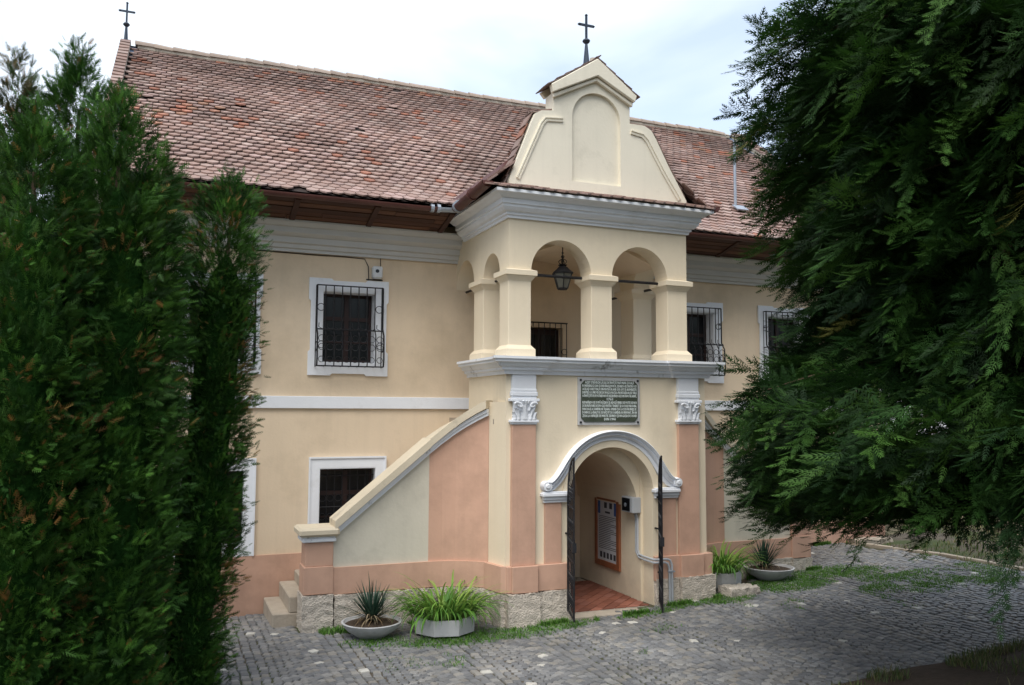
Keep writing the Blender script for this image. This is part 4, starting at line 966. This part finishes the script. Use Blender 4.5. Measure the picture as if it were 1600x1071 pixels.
random.seed(11)
eb = thing('meter_box', (2.24, .4, 1.78), 'grey electric meter box with a clear window high on the passage wall', 'meter box')
MB().box(2.10, 2.249, .26, .58, 1.79, 2.02).build('case', 'pvc', eb, bevel=.008); MB().box(2.094, 2.0995, .33, .56, 1.81, 2.0).build('window', 'glass', eb); MB().tube([(2.093, .45, 1.90), (2.085, .45, 1.90)], .03, 12).build('dial', 'zinc', eb)
cn = thing('cable_conduit', (2.5, -.12, .5), 'twin grey conduits bending out of the passage and down beside the right gate', 'conduit')
for o_ in (0, .042):
    r_ = .017
    MB().tube([(2.22, .36 + o_, 1.78), (2.235, .34 + o_, 1.70), (2.235, .34 + o_, 1.25 - o_), (2.235, .30, 1.18 - o_), (2.235, .15, 1.17 - o_), (2.235, -.10, 1.17 - o_), (2.26, -.135, 1.17 - o_), (2.44 - o_, -.14, 1.17 - o_), (2.49 - o_, -.14, 1.15 - o_), (2.52 - o_, -.14, 1.08 - o_), (2.525 - o_, -.14, .46)], r_, 8).build('pipe', 'pvc', cn, smooth=True)
MB().box(2.46, 2.56, -.162, -.12, .98, 1.0).build('clip', 'zinc', cn)
fb = thing('junction_box', (-1.34, D, 5.33), 'small white box on the wall above the top right corner of an upper window', 'box')
MB().box(-1.42, -1.26, D - .12, D - .001, 5.36, 5.55).build('case', 'marble', fb, bevel=.02); MB().tube([(-1.35, D - .121, 5.47), (-1.35, D - .13, 5.47)], .03, 8).build('lamp', 'glass', fb)
MB().box(-1.50, -1.24, D - .02, D - .001, 5.335, 5.352).build('bracket', 'iron', fb)
mb = MB(); mb.tube([(-1.28, D - .03, 5.55), (-1.28, D - .02, 5.69)], .006, 4); mb.tube([(-1.46, D - .012, 5.33), (-1.47, D - .012, 5.55), (-1.53, D - .012, 5.665), (-1.8, D - .012, 5.675), (-2.4, D - .012, 5.672), (-3.2, D - .012, 5.682), (-4.2, D - .012, 5.683)], .007, 4); tag(mb.build('wall_cable', 'iron', None), 'thin dark cable running under the cornice to the white box above the window', 'cable')
# lantern
ln_ = thing('hanging_lantern', (.97, .30, 5.05), 'black hexagonal wrought iron lantern hanging in the left porch arch', 'lantern')
lx, ly = .99, .33
def hexl(prof, mt, name, cc=(lx, ly, 0)): return MB().lathe(prof, cc, 6, R(12)).build(name, mt, ln_)
sc_ = 1.0
hexl([(.0, 5.075), (.075, 5.075), (.085, 5.09), (.075, 5.10), (0, 5.10)], 'iron', 'lamp_base')
hexl([(.078, 5.10), (.145, 5.305), (0, 5.305)], 'lampglass', 'lamp_glass')
mb = MB()
for k in range(6):
    a = R(12 + 60 * k); mb.tube([(lx + .081 * math.cos(a), ly + .081 * math.sin(a), 5.09), (lx + .149 * math.cos(a), ly + .149 * math.sin(a), 5.31)], .0075, 4)
mb.build('lamp_frame', 'iron', ln_)
hexl([(0, 5.305), (.165, 5.305), (.17, 5.32), (.12, 5.36), (.075, 5.405), (.05, 5.42), (.075, 5.44), (.03, 5.455), (0, 5.46)], 'iron', 'lamp_cap')
mb = MB(); mb.tube([(lx, ly, 5.45), (lx, ly, 5.80)], .008, 5)
for k in range(4):
    a = R(45 + 90 * k); mb.tube([(lx + (.02 + .045 * math.sin(t * .9)) * math.cos(a), ly + (.02 + .045 * math.sin(t * .9)) * math.sin(a), 5.45 + .022 * t) for t in range(7)], .006, 4)
for z in (5.50, 5.56, 5.62): mb.lathe([(0, z - .018), (.022, z), (0, z + .018)], (lx, ly, 0), 6)
mb.build('hanger', 'iron', ln_)

# ------------------------------------------------------------------ planters and plants
def blade_mesh(seed, ln, w, droop, tint, up=1.0):
    r = random.Random(seed); n = 8; vs = []; x = 0; z = 0; an = R(90 - r.uniform(4, 28) * up)
    for k in range(n + 1):
        t = k / n; ww = w * (1 - t ** 2.2) * (.55 + 1.2 * t if t < .4 else 1.03) * .5; fold = ww * .35
        vs += [(x, -ww, z + fold), (x, 0, z), (x, ww, z + fold)]
        an -= droop * (.4 + 1.6 * t) / n * (1 + r.uniform(-.2, .2)); x += math.cos(an) * ln / n; z += math.sin(an) * ln / n
    fs = [(k * 3 + j, k * 3 + j + 1, k * 3 + j + 4, k * 3 + j + 3) for k in range(n) for j in (0, 1)]
    me = bpy.data.meshes.new('leaf'); me.from_pydata(vs, [], fs); c = me.color_attributes.new('tint', 'FLOAT_COLOR', 'POINT')
    c.data.foreach_set('color', np.array([(*(t_ * (1 + .25 * (i // 3) / n) for t_ in tint), 1) for i in range(len(vs))], 'f').ravel()); me.materials.append(M['blade'])
    me.polygons.foreach_set('use_smooth', [True] * len(me.polygons)); return me
LILY = [(.10, .23, .03), (.15, .29, .045), (.06, .155, .025), (.23, .34, .07), (.08, .19, .028)]
YUC = [(.022, .055, .035), (.03, .07, .045), (.02, .045, .03)]
lily_me = [blade_mesh(i, random.uniform(.55, .78), random.uniform(.028, .038), random.uniform(1.0, 2.6), LILY[i % 5]) for i in range(20)]
yuc_me = [blade_mesh(50 + i, random.uniform(.42, .56), .024, random.uniform(0, .25), YUC[i % 3], 1.6) for i in range(8)]
dry_me = [blade_mesh(80 + i, random.uniform(.26, .36), .02, random.uniform(.9, 1.6), [(.30, .23, .14), (.22, .15, .08), (.36, .29, .19)][i % 3], 2.6) for i in range(6)]
def lily(cx, cy, cz, rad, n, sc, label, seed, sx=1.0):
    r = random.Random(seed); p = thing('strap_leaf_plant', (cx, cy, cz), label, 'plant', 'daylily plants in the planters')
    for k in range(n):
        a = r.uniform(0, 2 * math.pi); q = rad * math.sqrt(r.random()); g = a + r.uniform(-.7, .7); s_ = sc * r.uniform(.75, 1.15)
        mw = Matrix.Translation((cx + q * math.cos(a) * sx, cy + q * math.sin(a) * .8, cz)) @ Matrix.Rotation(g, 4, 'Z') @ Matrix.Rotation(r.uniform(.0, .45) * q / rad, 4, 'Y') @ Matrix.Diagonal((s_, s_, s_, 1))
        inst('leaf', r.choice(lily_me), p, mw)
def yucca(cx, cy, cz, sc, label, seed):
    r = random.Random(seed); p = thing('yucca_plant', (cx, cy, cz), label, 'plant', 'spiky plants in the bowls')
    for k in range(120):
        g = r.uniform(0, 6.283); s_ = sc * r.uniform(.75, 1.1); mw = Matrix.Translation((cx + r.uniform(-.03, .03), cy + r.uniform(-.03, .03), cz)) @ Matrix.Rotation(g, 4, 'Z') @ Matrix.Rotation(r.uniform(-.3, .55), 4, 'Y') @ Matrix.Diagonal((s_, s_, s_, 1)); inst('leaf', r.choice(yuc_me), p, mw)
    for k in range(75):
        g = r.uniform(0, 6.283); s_ = sc * r.uniform(.6, 1.0); mw = Matrix.Translation((cx + r.uniform(-.06, .06), cy + r.uniform(-.05, .05), cz + .03)) @ Matrix.Rotation(g, 4, 'Z') @ Matrix.Rotation(r.uniform(.2, .7), 4, 'Y') @ Matrix.Diagonal((s_, s_, s_, 1)); inst('dry_leaf', r.choice(dry_me), p, mw)
def bowl(cx, cy, rad, label, h=.21):
    z = gh(cx, cy) + .01; p = thing('planter_bowl', (cx, cy, z), label, 'planter', 'round shallow planter bowls')
    MB().lathe([(0, 0), (rad * .35, .0), (rad * .45, .02), (rad * .82, h * .55), (rad * .97, h * .9), (rad * 1.0, h), (rad * .93, h + .005), (rad * .88, h - .04), (rad * .6, h - .10)], (cx, cy, z), 36).build('bowl', 'concrete', p, smooth=True)
    MB().lathe([(rad * .91, h - .035), (rad * .6, h - .015), (rad * .2, h + .01), (0, h + .015)], (cx, cy, z), 20).build('soil', 'soil', p, smooth=True); return z + h
zt = bowl(-1.80, .17, .39, 'round shallow grey concrete bowl left of the arch beside the stair wall'); yucca(-1.80, .17, zt, 1.08, 'dark spiky yucca with dry straw leaves in the left grey bowl', 5)
zt = bowl(4.70, .42, .40, 'round shallow grey concrete bowl right of the porch near the dark conifer'); yucca(4.62, .44, zt, 1.0, 'dark spiky yucca in the right grey bowl beside the stone newel base', 6)
def octa(cx, cy, rad, h, label, dz=0):
    z = gh(cx, cy) + .01; p = thing('octagonal_planter', (cx, cy, z), label, 'planter')
    MB().lathe([(0, 0), (rad * .72, 0), (rad * .74, .05), (rad * .98, .06), (rad * 1.0, h), (rad * .9, h), (rad * .88, h - .05)], (cx, cy, z + dz), 8, R(10)).build('tub', 'concrete', p); MB().lathe([(rad * .89, h - .04), (0, h - .02)], (cx, cy, z + dz), 8, R(10)).build('soil', 'soil', p); return z + h
zt = octa(-.88, .02, .42, .25, 'white octagonal concrete tub overflowing with daylily leaves left of the porch'); lily(-.88, .02, zt - .06, .38, 290, .96, 'bushy light green daylily clump left of the porch spilling over its tub', 21, 1.1)
zt = octa(3.72, .33, .30, .28, 'small grey concrete tub hidden under leaves right of the porch'); lily(3.70, .28, zt - .02, .27, 170, .88, 'light green daylily clump right of the porch behind a rough stone block', 22)
tag(rough_box(3.42, 3.96, -.32, .02, gh(3.6, 0) - .05, gh(3.6, 0) + .16, .014, .035, seed=33).build('stone_block', 'stone', None, smooth=True), 'rough pinkish stone block lying in grass at the right foot of the porch', 'stone block')

# ------------------------------------------------------------------ grass and weeds
def grassmask(x, y):
    if inside_building(x, y) and not (y < .1 and .9 < x < 2.3 and y < -.3): return 0
    n1 = noise.noise(Vector((x * 1.3, y * 1.3, 5))); n2 = noise.noise(Vector((x * 4, y * 4, 9))); m = 0
    # strip along the foot of the walls
    def near(px_, py_, rx, ry): return max(0, 1 - math.sqrt(((x - px_) / rx) ** 2 + ((y - py_) / ry) ** 2))
    m = max(near(-.6, -.35, 1.5, .42), near(.55, -.35, .8, .3), near(1.9, -.42, .7, .14), near(2.6, -.28, .5, .22), near(3.35, -.30, .65, .3) * 1.4, near(4.7, -.05, 1.1, .55) * 1.3, near(5.9, .2, 1.3, .55) * .9, near(-1.7, -.1, .7, .3) * .6)
    m = m * 1.7 + n1 * .45 + n2 * .3 - .2
    if x > 5.2 and -1.7 < y < -.3: m = max(m, .35 + n1 * 1.2 + n2 * .6 - .4 * abs(y + 1.0))
    if x > 3.0 and -.9 < y < -.4: m = max(m, n1 * 1.0 + n2 * .6 - .25)
    return m
gv = []; 
def tuft_blades(name, pts, hmin, hmax, cols, mt='blade', label=None, cat=None, wid=.004):
    n = len(pts); P = np.array(pts); a = rng.uniform(0, 2 * np.pi, n); hh = rng.uniform(hmin, hmax, n); w = rng.uniform(.6, 1.4, n) * wid
    lean_ = rng.uniform(.2, .9, n) * hh; d = np.stack([np.cos(a), np.sin(a), 0 * a], 1); e = np.stack([-np.sin(a), np.cos(a), 0 * a], 1)
    b0 = P - e * w[:, None]; b1 = P + e * w[:, None]; m0 = P + d * (lean_ * .35)[:, None] + np.array([0, 0, 1]) * (hh * .6)[:, None]
    t0 = P + d * lean_[:, None] + np.array([0, 0, 1]) * hh[:, None]
    V = np.stack([b0, b1, m0 + e * (w * .8)[:, None], m0 - e * (w * .8)[:, None], t0], 1).reshape(-1, 3)
    k = np.arange(n)[:, None] * 5; Fc = np.concatenate([k + [0, 1, 2], k + [0, 2, 3], k + [3, 2, 4]], 1).ravel()
    cc = np.array(cols)[rng.integers(0, len(cols), n)] * rng.uniform(.8, 1.25, (n, 1)); T = np.repeat(cc, 5, 0)
    o = npmesh(name, V, Fc, 3, T, mt, kind='stuff'); tag(o, label, cat); return o
pts = []
while len(pts) < 42000:
    x = random.uniform(-2.6, 8.3); y = random.uniform(-2.0, 1.3)
    if random.random() < grassmask(x, y) * 1.2: pts.append((x, y, gh(x, y) + .015))
GR = [(.075, .19, .022), (.10, .24, .03), (.055, .14, .02), (.13, .25, .045)]
tuft_blades('grass', pts, .012, .055, GR, label='short green grass growing between cobbles along the foot of the porch', cat='grass')
pts = []
while len(pts) < 26000:
    x = random.uniform(8.3, 22); y = random.uniform(-4, 9)
    if noise.noise(Vector((x * .6, y * .6, 2))) + .3 * noise.noise(Vector((x * 3, y * 3, 2))) > .02: pts.append((x, y, gh(x, y)))
tuft_blades('rough_grass', pts, .03, .12, [(.08, .14, .03), (.12, .15, .05), (.20, .18, .08), (.06, .11, .025)], label='patchy dry grass on sandy earth at the far right', cat='grass', wid=.006)
pts = []
while len(pts) < 9000:
    x = random.uniform(-5, 12); y = -3.80 - abs(random.gauss(0, .5))
    if noise.noise(Vector((x * 1.2, y * 1.2, 4))) > -.05 + .1 * (x > 3.5): pts.append((x, y, gh(x, y)))
tuft_blades('bank_grass', pts, .03, .13, [(.10, .13, .04), (.17, .16, .07), (.06, .10, .025)], label='sparse dry grass along the edge of the shade-toned earth bank in front', cat='grass', wid=.004)
pts = []
while len(pts) < 7000:
    x = random.uniform(-2.6, 3.5) if random.random() < .6 else random.uniform(3.2, 8)
    y = (random.uniform(.45, .66) if x < -.1 else (-.17 - abs(random.gauss(0, .03)))) if x < 3.3 else (2.22 if x > 5.9 else .6)
    y -= abs(random.gauss(0, .03))
    if .9 < x < 2.3: y = -.32 - abs(random.gauss(0, .03))
    if noise.noise(Vector((x * 2.5, 0, 4))) > 0: pts.append((x, y, gh(x, y) + .01))
tuft_blades('wall_weeds', pts, .02, .10, GR, label='small weeds sprouting along the base of the walls and threshold', cat='weeds', wid=.006)

# ------------------------------------------------------------------ conifers
def frond_template(kind):
    """flat feathery spray lying in x(length)-y plane, returns verts,faces(tri)"""
    V = []; Fc = []
    def sliver(a, b, w):
        a = np.array(a, float); b = np.array(b, float); d = b - a; q = np.array([-d[1], d[0], 0]); q = q / (np.linalg.norm(q) + 1e-9) * w; k = len(V); m_ = a + d * .25
        V.extend([m_ + q, b, m_ - q]); Fc.extend([(k, k + 1, k + 2)])
    if kind == 'thuja':
        sliver((0, 0, 0), (1, 0, -.05), .055)
        for t, l, an in ((.12, .28, 48), (.30, .32, 44), (.46, .30, 40), (.62, .25, 36), (.77, .19, 32)):
            for s_ in (-1, 1): sliver((t + .03 * s_, 0, -.05 * t), (t + l * math.cos(R(an)), s_ * l * math.sin(R(an)), .08 - .12 * t + .03 * s_), .034)
    else:
        sliver((0, 0, 0), (.6, 0, -.05), .025); sliver((.45, 0, -.02), (1, 0, -.22), .04)
        for t, l, an in ((.10, .20, 44), (.24, .24, 40), (.38, .25, 37), (.52, .23, 34), (.66, .19, 30), (.80, .14, 26)):
            for s_ in (-1, 1): sliver((t, 0, -.2 * t * t), (t + 1.2 * l * math.cos(R(an - 6)), s_ * 1.2 * l * math.sin(R(an - 6)), -.2 * (t + l * .8) ** 2 + .02 * s_), .027)
    return np.array(V), np.array(Fc)
FT = {k: frond_template(k) for k in ('thuja', 'cypress')}
def fronds(name, P, Dm, Nm, L_, tint, kind, parent, mt='leaf'):
    """P pos, Dm direction, Nm normal hint"""
    V, Fc = FT[kind]; n = len(P); D_ = Dm / np.linalg.norm(Dm, axis=1, keepdims=True); Yv = np.cross(Nm, D_); Yv /= (np.linalg.norm(Yv, axis=1, keepdims=True) + 1e-9); Zv = np.cross(D_, Yv)
    out = P[:, None, :] + L_[:, None, None] * (V[None, :, 0:1] * D_[:, None, :] + V[None, :, 1:2] * Yv[:, None, :] + V[None, :, 2:3] * Zv[:, None, :])
    m_ = len(V); idx = (np.arange(n)[:, None, None] * m_ + Fc[None]).ravel()
    return npmesh(name, out.reshape(-1, 3), idx, 3, np.repeat(tint, m_, 0), mt, parent, kind='stuff')
def vnoise(P, s, seed=0.):
    return np.array([noise.noise(Vector((p[0] * s + seed, p[1] * s, p[2] * s))) for p in P])
def thuja(x, y, ztop, rad, label, seed, n, lean_=(0, 0), flare=1.0, cols=None, brown=.02, zlow=None, fl=.11, tipn=1):
    g = np.random.default_rng(seed); z0 = gh(x, y) - .05 if zlow is None else zlow; H = ztop - z0
    T = thing('thuja_tree', (x, y, z0), label, 'tree', 'clipped-looking thuja trees on the left')
    MB().tube([(x, y, z0 - .1), (x + lean_[0] * .5, y + lean_[1] * .5, z0 + H * .5), (x + lean_[0], y + lean_[1], z0 + H * .93)], [.09, .06, .015], 8).build('trunk', 'bark', T, smooth=True)
    bl, be = (.11, .5) if seed in (1, 2) else (.24, .55)
    def prof_(t): return rad * np.clip(np.minimum(1.0, ((1 - t) / bl) ** be), 0, 1) * (flare + (1 - flare) * np.minimum(1, t / .35))
    # clumps of upright fans, each clump a tuft growing outwards and up
    K = 16; nc = n // K
    t = g.uniform(0, 1, nc * 4); keep = g.uniform(0, 1, nc * 4) < (prof_(t) / rad + .15); t = t[keep][:nc]; nc = len(t)
    a = g.uniform(0, 2 * np.pi, nc); bk = (np.cos(a) * (CAM.x - x) + np.sin(a) * (CAM.y - y) < -3.0) & (g.uniform(0, 1, nc) < .6); t = t[~bk]; a = a[~bk]; nc = len(t); ca, sa = np.cos(a), np.sin(a); zz = z0 + t * H
    base = np.stack([x + ca * rad, y + sa * rad, zz], 1)
    bump = vnoise(base, 1.3, seed) * .28 + vnoise(base, 4.2, seed) * .26
    r = prof_(t) * (1 + bump) * (1 - np.abs(g.normal(0, .07, nc))) - .14
    cb = np.stack([x + lean_[0] * t + ca * r, y + lean_[1] * t + sa * r, zz], 1)
    oc = np.stack([ca, sa, 0 * ca], 1); dc = oc * g.uniform(.5, 1.0, (nc, 1)) + np.array([0, 0, 1]) * g.uniform(.15, 1.0, (nc, 1)) + g.normal(0, .25, (nc, 3)); dc[:, 2] += np.clip((t - .85) * 5, 0, .8)
    dc /= np.linalg.norm(dc, axis=1, keepdims=True); cs = g.uniform(.7, 1.35, nc); ctint = g.uniform(.6, 1.5, nc)
    idx = np.repeat(np.arange(nc), K); n = len(idx); out = oc[idx]
    P = cb[idx] + dc[idx] * (g.uniform(0, .22, (n, 1)) * cs[idx][:, None]) + g.normal(0, .035, (n, 3))
    D_ = dc[idx] + g.normal(0, .30, (n, 3))
    pl = g.normal(0, 1, (nc, 3)); Nn = pl[idx] + g.normal(0, .35, (n, 3))
    C = np.array(cols or [(.022, .068, .009), (.014, .050, .007), (.034, .096, .012), (.052, .132, .018)]); cc = C[g.integers(0, len(C), nc)][idx] * ctint[idx][:, None] * g.uniform(.85, 1.15, (n, 1))
    bz = vnoise(cb, 2.3, 50 + seed)[idx]; br = (g.uniform(0, 1, n) < brown * (.35 + 7 * (bz > .40))) ; cc[br] = np.array([(.22, .11, .03), (.16, .09, .035), (.26, .17, .05)])[g.integers(0, 3, br.sum())]
    fronds('crown', P, D_, Nn, g.uniform(.6, 1.25, n) * fl, cc, 'thuja', T)
    # solid core added inside the crown, dark tint paints the inner shade
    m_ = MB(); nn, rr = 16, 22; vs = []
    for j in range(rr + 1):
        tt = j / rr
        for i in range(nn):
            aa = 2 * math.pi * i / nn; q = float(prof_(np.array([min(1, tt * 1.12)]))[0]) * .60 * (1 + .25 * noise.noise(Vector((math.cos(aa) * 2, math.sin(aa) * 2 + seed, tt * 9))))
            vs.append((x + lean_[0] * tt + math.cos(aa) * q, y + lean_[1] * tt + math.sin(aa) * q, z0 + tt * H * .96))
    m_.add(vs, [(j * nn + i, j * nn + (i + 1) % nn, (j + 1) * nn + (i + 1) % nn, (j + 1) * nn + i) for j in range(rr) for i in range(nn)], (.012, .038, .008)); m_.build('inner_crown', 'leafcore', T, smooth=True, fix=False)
def at(u, v, d):
    q = CAM + (FW + RT * ((u - 800) / F) + UP * ((535.5 - v) / F)) * d; return q
def place(u, d):
    q = at(u, 640, d); return q.x, q.y
BRN = [(.035, .060, .014), (.025, .055, .012), (.055, .060, .018), (.075, .060, .022)]
for (u, d, vtop, rpx, lab, sd, n, brown, cols, fl, lean_) in (
    (302, 8.6, 284, 53, 'slim narrow thuja column standing in front of the upstairs window, rightmost of the left trees', 1, 15000, .05, None, .10, (.30, -.08)),
    (206, 7.9, 285, 54, 'middle thuja of the left clump, directly left of the slim column', 2, 14000, .02, None, .12, (0, 0)),
    (158, 7.6, 150, 104, 'broad tall thuja with a pointed top in the left clump', 3, 22000, .03, None, .12, (.06, 0)),
    (98, 8.2, 85, 86, 'tallest light-tipped thuja behind the broad one at left', 4, 16000, .05, None, .12, (.02, 0)),
    (35, 7.0, 190, 104, 'full thuja with orange-brown specks at the left edge of the photo', 5, 20000, .07, None, .12, (0, 0)),
    (2, 9.8, 78, 58, 'dark brownish conifer top behind the thujas at the far left edge', 6, 11000, .12, BRN, .14, (0, 0))):
    x, y = place(u, d); q = at(u, vtop, d); thuja(x, y, q.z, rpx / F * d, lab, sd, int(n * (1.75 if sd == 1 else 1.3)), lean_, cols=cols, brown=brown, fl=fl * 1.0)
for (x, y, h_, sd) in ((-7.6, -1.2, 5.6, 7), (-6.9, -4.6, 5.0, 8)): pass

# big drooping conifer on the right
def cypress():
    g = np.random.default_rng(99); tx, ty = place(1735, 8.6); z0 = gh(tx, ty) - .1; T = thing('cypress_tree', (tx, ty, z0), 'huge dark drooping conifer filling the right side of the photo', 'tree')
    MB().tube([(tx, ty, z0), (tx + .03, ty, 3), (tx, ty + .02, 7), (tx, ty, 12.4)], [.26, .2, .14, .03], 12).build('trunk', 'bark', T, smooth=True)
    # silhouette radius by height on the left side of the view
    prof = [(1.75, 1.3), (2.05, 2.9), (2.4, 3.55), (3.0, 3.58), (3.6, 3.5), (4.1, 3.3), (4.6, 3.1), (5.1, 3.05), (5.9, 3.15), (6.4, 3.25), (6.9, 3.6), (7.3, 3.25), (8, 2.6), (9.5, 2.0), (11, 1.2), (12.6, .15)]
    pz = np.array([p[0] for p in prof]); pr = np.array([p[1] for p in prof])
    Ps = []; Ds = []; Ns = []; Ls = []; Cs = []; limb = MB()
    C = np.array([(.012, .038, .007), (.017, .052, .009), (.025, .070, .011), (.008, .028, .006), (.042, .102, .016)])
    def rad_(z, phi): return np.interp(z, pz, pr) * (1 + .20 * noise.noise(Vector((math.cos(phi) * 2.2, math.sin(phi) * 2.2, z * .8))) + .16 * noise.noise(Vector((math.cos(phi) * 5, math.sin(phi) * 5, z * 2.2 + 9))))
    for b in range(130):
        z = 3.1 + 8.4 * (b / 130); phi = b * 2.39996; R0 = rad_(z, phi) * .92; dx, dy = math.cos(phi), math.sin(phi)
        limb.tube([(tx + dx * R0 * q, ty + dy * R0 * q, z + .3 + .3 * q - .75 * q * q) for q in (0, .3, .6, .85, 1)], [.05, .036, .022, .012, .005], 5)
    ns = 7000; made = 0
    while made < ns:
        z = 1.7 + 10.8 * g.uniform(); phi = g.uniform(0, 2 * math.pi); dx, dy = math.cos(phi), math.sin(phi); zm = 2.12 + .45 * max(0, dx * -.83 + dy * -.56)
        skirt = made % 7 == 0
        if skirt: z = zm + g.uniform(.02, .7)
        if g.uniform() > np.interp(z, pz, pr) / 3.85 + .05: continue
        if (dx * -.83 + dy * -.56) < -.25 and g.uniform() < .75: continue
        if z < zm: continue
        made += 1
        q = (1 - abs(g.normal(0, .11))) if g.uniform() < .72 else g.uniform(.66, .9)
        if skirt: q = g.uniform(.45, 1.0)
        if g.uniform() < .5 and dx * -.83 + dy * -.56 < .6 and z < 7.4: q = max(q, g.uniform(.86, 1.0))
        long_ = g.uniform() < .035
        R0 = rad_(z, phi) * q; ln = g.uniform(.35, .75) * (1.5 if long_ else 1); st = max(.2, R0 - ln * .75)
        az = phi + g.normal(0, .55); el = R(g.normal(-22 if z > 3 else -4, 22 if z > 3 else 10)); ax_ = np.array([math.cos(az) * math.cos(el), math.sin(az) * math.cos(el), math.sin(el)])
        p0 = np.array([tx + dx * st, ty + dy * st, z]); m_ = int(21 * ln / .5); tt = (np.arange(m_) + g.uniform(0, 1, m_)) / m_
        A = p0 + ax_ * (ln * tt)[:, None]; A[:, 2] -= .22 * ln * tt ** 2 * 1.6
        roll = g.normal(0, .6); lat0 = np.cross(ax_, [0, 0, 1.]); lat0 /= np.linalg.norm(lat0); upv = np.cross(lat0, ax_); lat = lat0 * math.cos(roll) + upv * math.sin(roll); nrm = np.cross(lat, ax_)
        side = np.where(np.arange(m_) % 2, 1., -1.); an = g.uniform(.45, .95, m_) * (1 - .6 * tt)
        D_ = ax_ * np.cos(an)[:, None] + lat * (side * np.sin(an))[:, None] + g.normal(0, .13, (m_, 3)); D_[:, 2] -= g.uniform(0, .45, m_)
        Ps.append(A); Ds.append(D_); Ns.append(np.tile(-nrm, (m_, 1)) + g.normal(0, .3, (m_, 3))); Ls.append(g.uniform(.19, .33, m_) * (1.1 - .45 * tt))
        cc = C[g.integers(0, 5)] * g.uniform(.75, 1.3) * g.uniform(.85, 1.15, (m_, 1))
        if g.uniform() < .008: cc = np.array([(.13, .13, .03)]) * np.ones((m_, 1))
        Cs.append(cc)
    P = np.concatenate(Ps); D_ = np.concatenate(Ds); Nn = np.concatenate(Ns); Ls = np.concatenate(Ls); Cs = np.concatenate(Cs)
    limb.build('branches', 'bark', T, fix=False, kind='stuff')
    fronds('crown', P, D_, Nn, Ls, Cs, 'cypress', T)
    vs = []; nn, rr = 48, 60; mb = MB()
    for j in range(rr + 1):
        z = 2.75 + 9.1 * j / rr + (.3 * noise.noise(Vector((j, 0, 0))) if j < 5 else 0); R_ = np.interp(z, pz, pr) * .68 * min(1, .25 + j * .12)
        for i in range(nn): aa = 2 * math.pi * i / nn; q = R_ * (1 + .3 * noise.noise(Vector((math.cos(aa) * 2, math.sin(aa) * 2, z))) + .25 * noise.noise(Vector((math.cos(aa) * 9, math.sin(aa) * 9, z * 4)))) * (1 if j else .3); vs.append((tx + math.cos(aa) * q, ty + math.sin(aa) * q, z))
    mb.add(vs, [(j * nn + i, j * nn + (i + 1) % nn, (j + 1) * nn + (i + 1) % nn, (j + 1) * nn + i) for j in range(rr) for i in range(nn)], (.010, .030, .007)); mb.build('inner_crown', 'leafcore', T, smooth=True, fix=False)  # core added to close the crown, its shade put in by dark tint
    return len(P)
nf = cypress(); print('tris', sum(len(o.data.loop_triangles) or sum(len(p.vertices)-2 for p in o.data.polygons) if len(o.data.polygons)<500 else len(o.data.polygons) for o in bpy.data.objects if o.type=='MESH'), nf)

# ------------------------------------------------------------------ beyond the lawn on the right
M['woods'] = mat('wooded_slope', (.045, .075, .028), 1, .5, .06, 1, .35, 2.5, spec=0, dark=(.02, .04, .014), dscale=.12, dlo=.4, dhi=.6)
mb = MB(); na = 96; vs = []
for j, (rr_, hz) in enumerate(((140, -1), (170, 9), (220, 20), (300, 34), (420, 40), (600, 20))):
    for i in range(na):
        a = 2 * math.pi * i / na; k = noise.noise(Vector((math.cos(a) * 3, math.sin(a) * 3, j * .4))); vs.append((2 + rr_ * math.cos(a), rr_ * math.sin(a), (hz * (1 + .55 * k) if j else -1)))
mb.add(vs, [(j * na + i, j * na + (i + 1) % na, (j + 1) * na + (i + 1) % na, (j + 1) * na + i) for j in range(5) for i in range(na)]); mb.build('hills', 'woods', None, smooth=True, kind='structure', fix=False)
def far_house(x, y, w, dp, h, label, rz):
    z = gh(x, y); p = thing('far_house', (x, y, z), label, 'house')
    MB().box(x, x + w, y, y + dp, z - .3, z + h).build('wall', 'farwall', p)
    MB().prism([(y - .4, z + h), (y + dp + .4, z + h), (y + dp / 2, z + h + rz)], [], x - .3, x + w + .3, 'x', (.30, .16, .12)).build('roof', 'tile', p)
    for k in range(int(w / 2.2)): f_ = MB().box(x + .8 + k * 2.2, x + 1.7 + k * 2.2, y - .04, y - .002, z + 1.0, z + 2.3).build('window', 'trim', p); MB().box(x + .88 + k * 2.2, x + 1.62 + k * 2.2, y - .05, y - .041, z + 1.08, z + 2.22).build('pane', 'glass', f_)
far_house(25.5, 12.5, 14, 7, 3.4, 'low white house far behind the conifer at the right edge', 2.6)
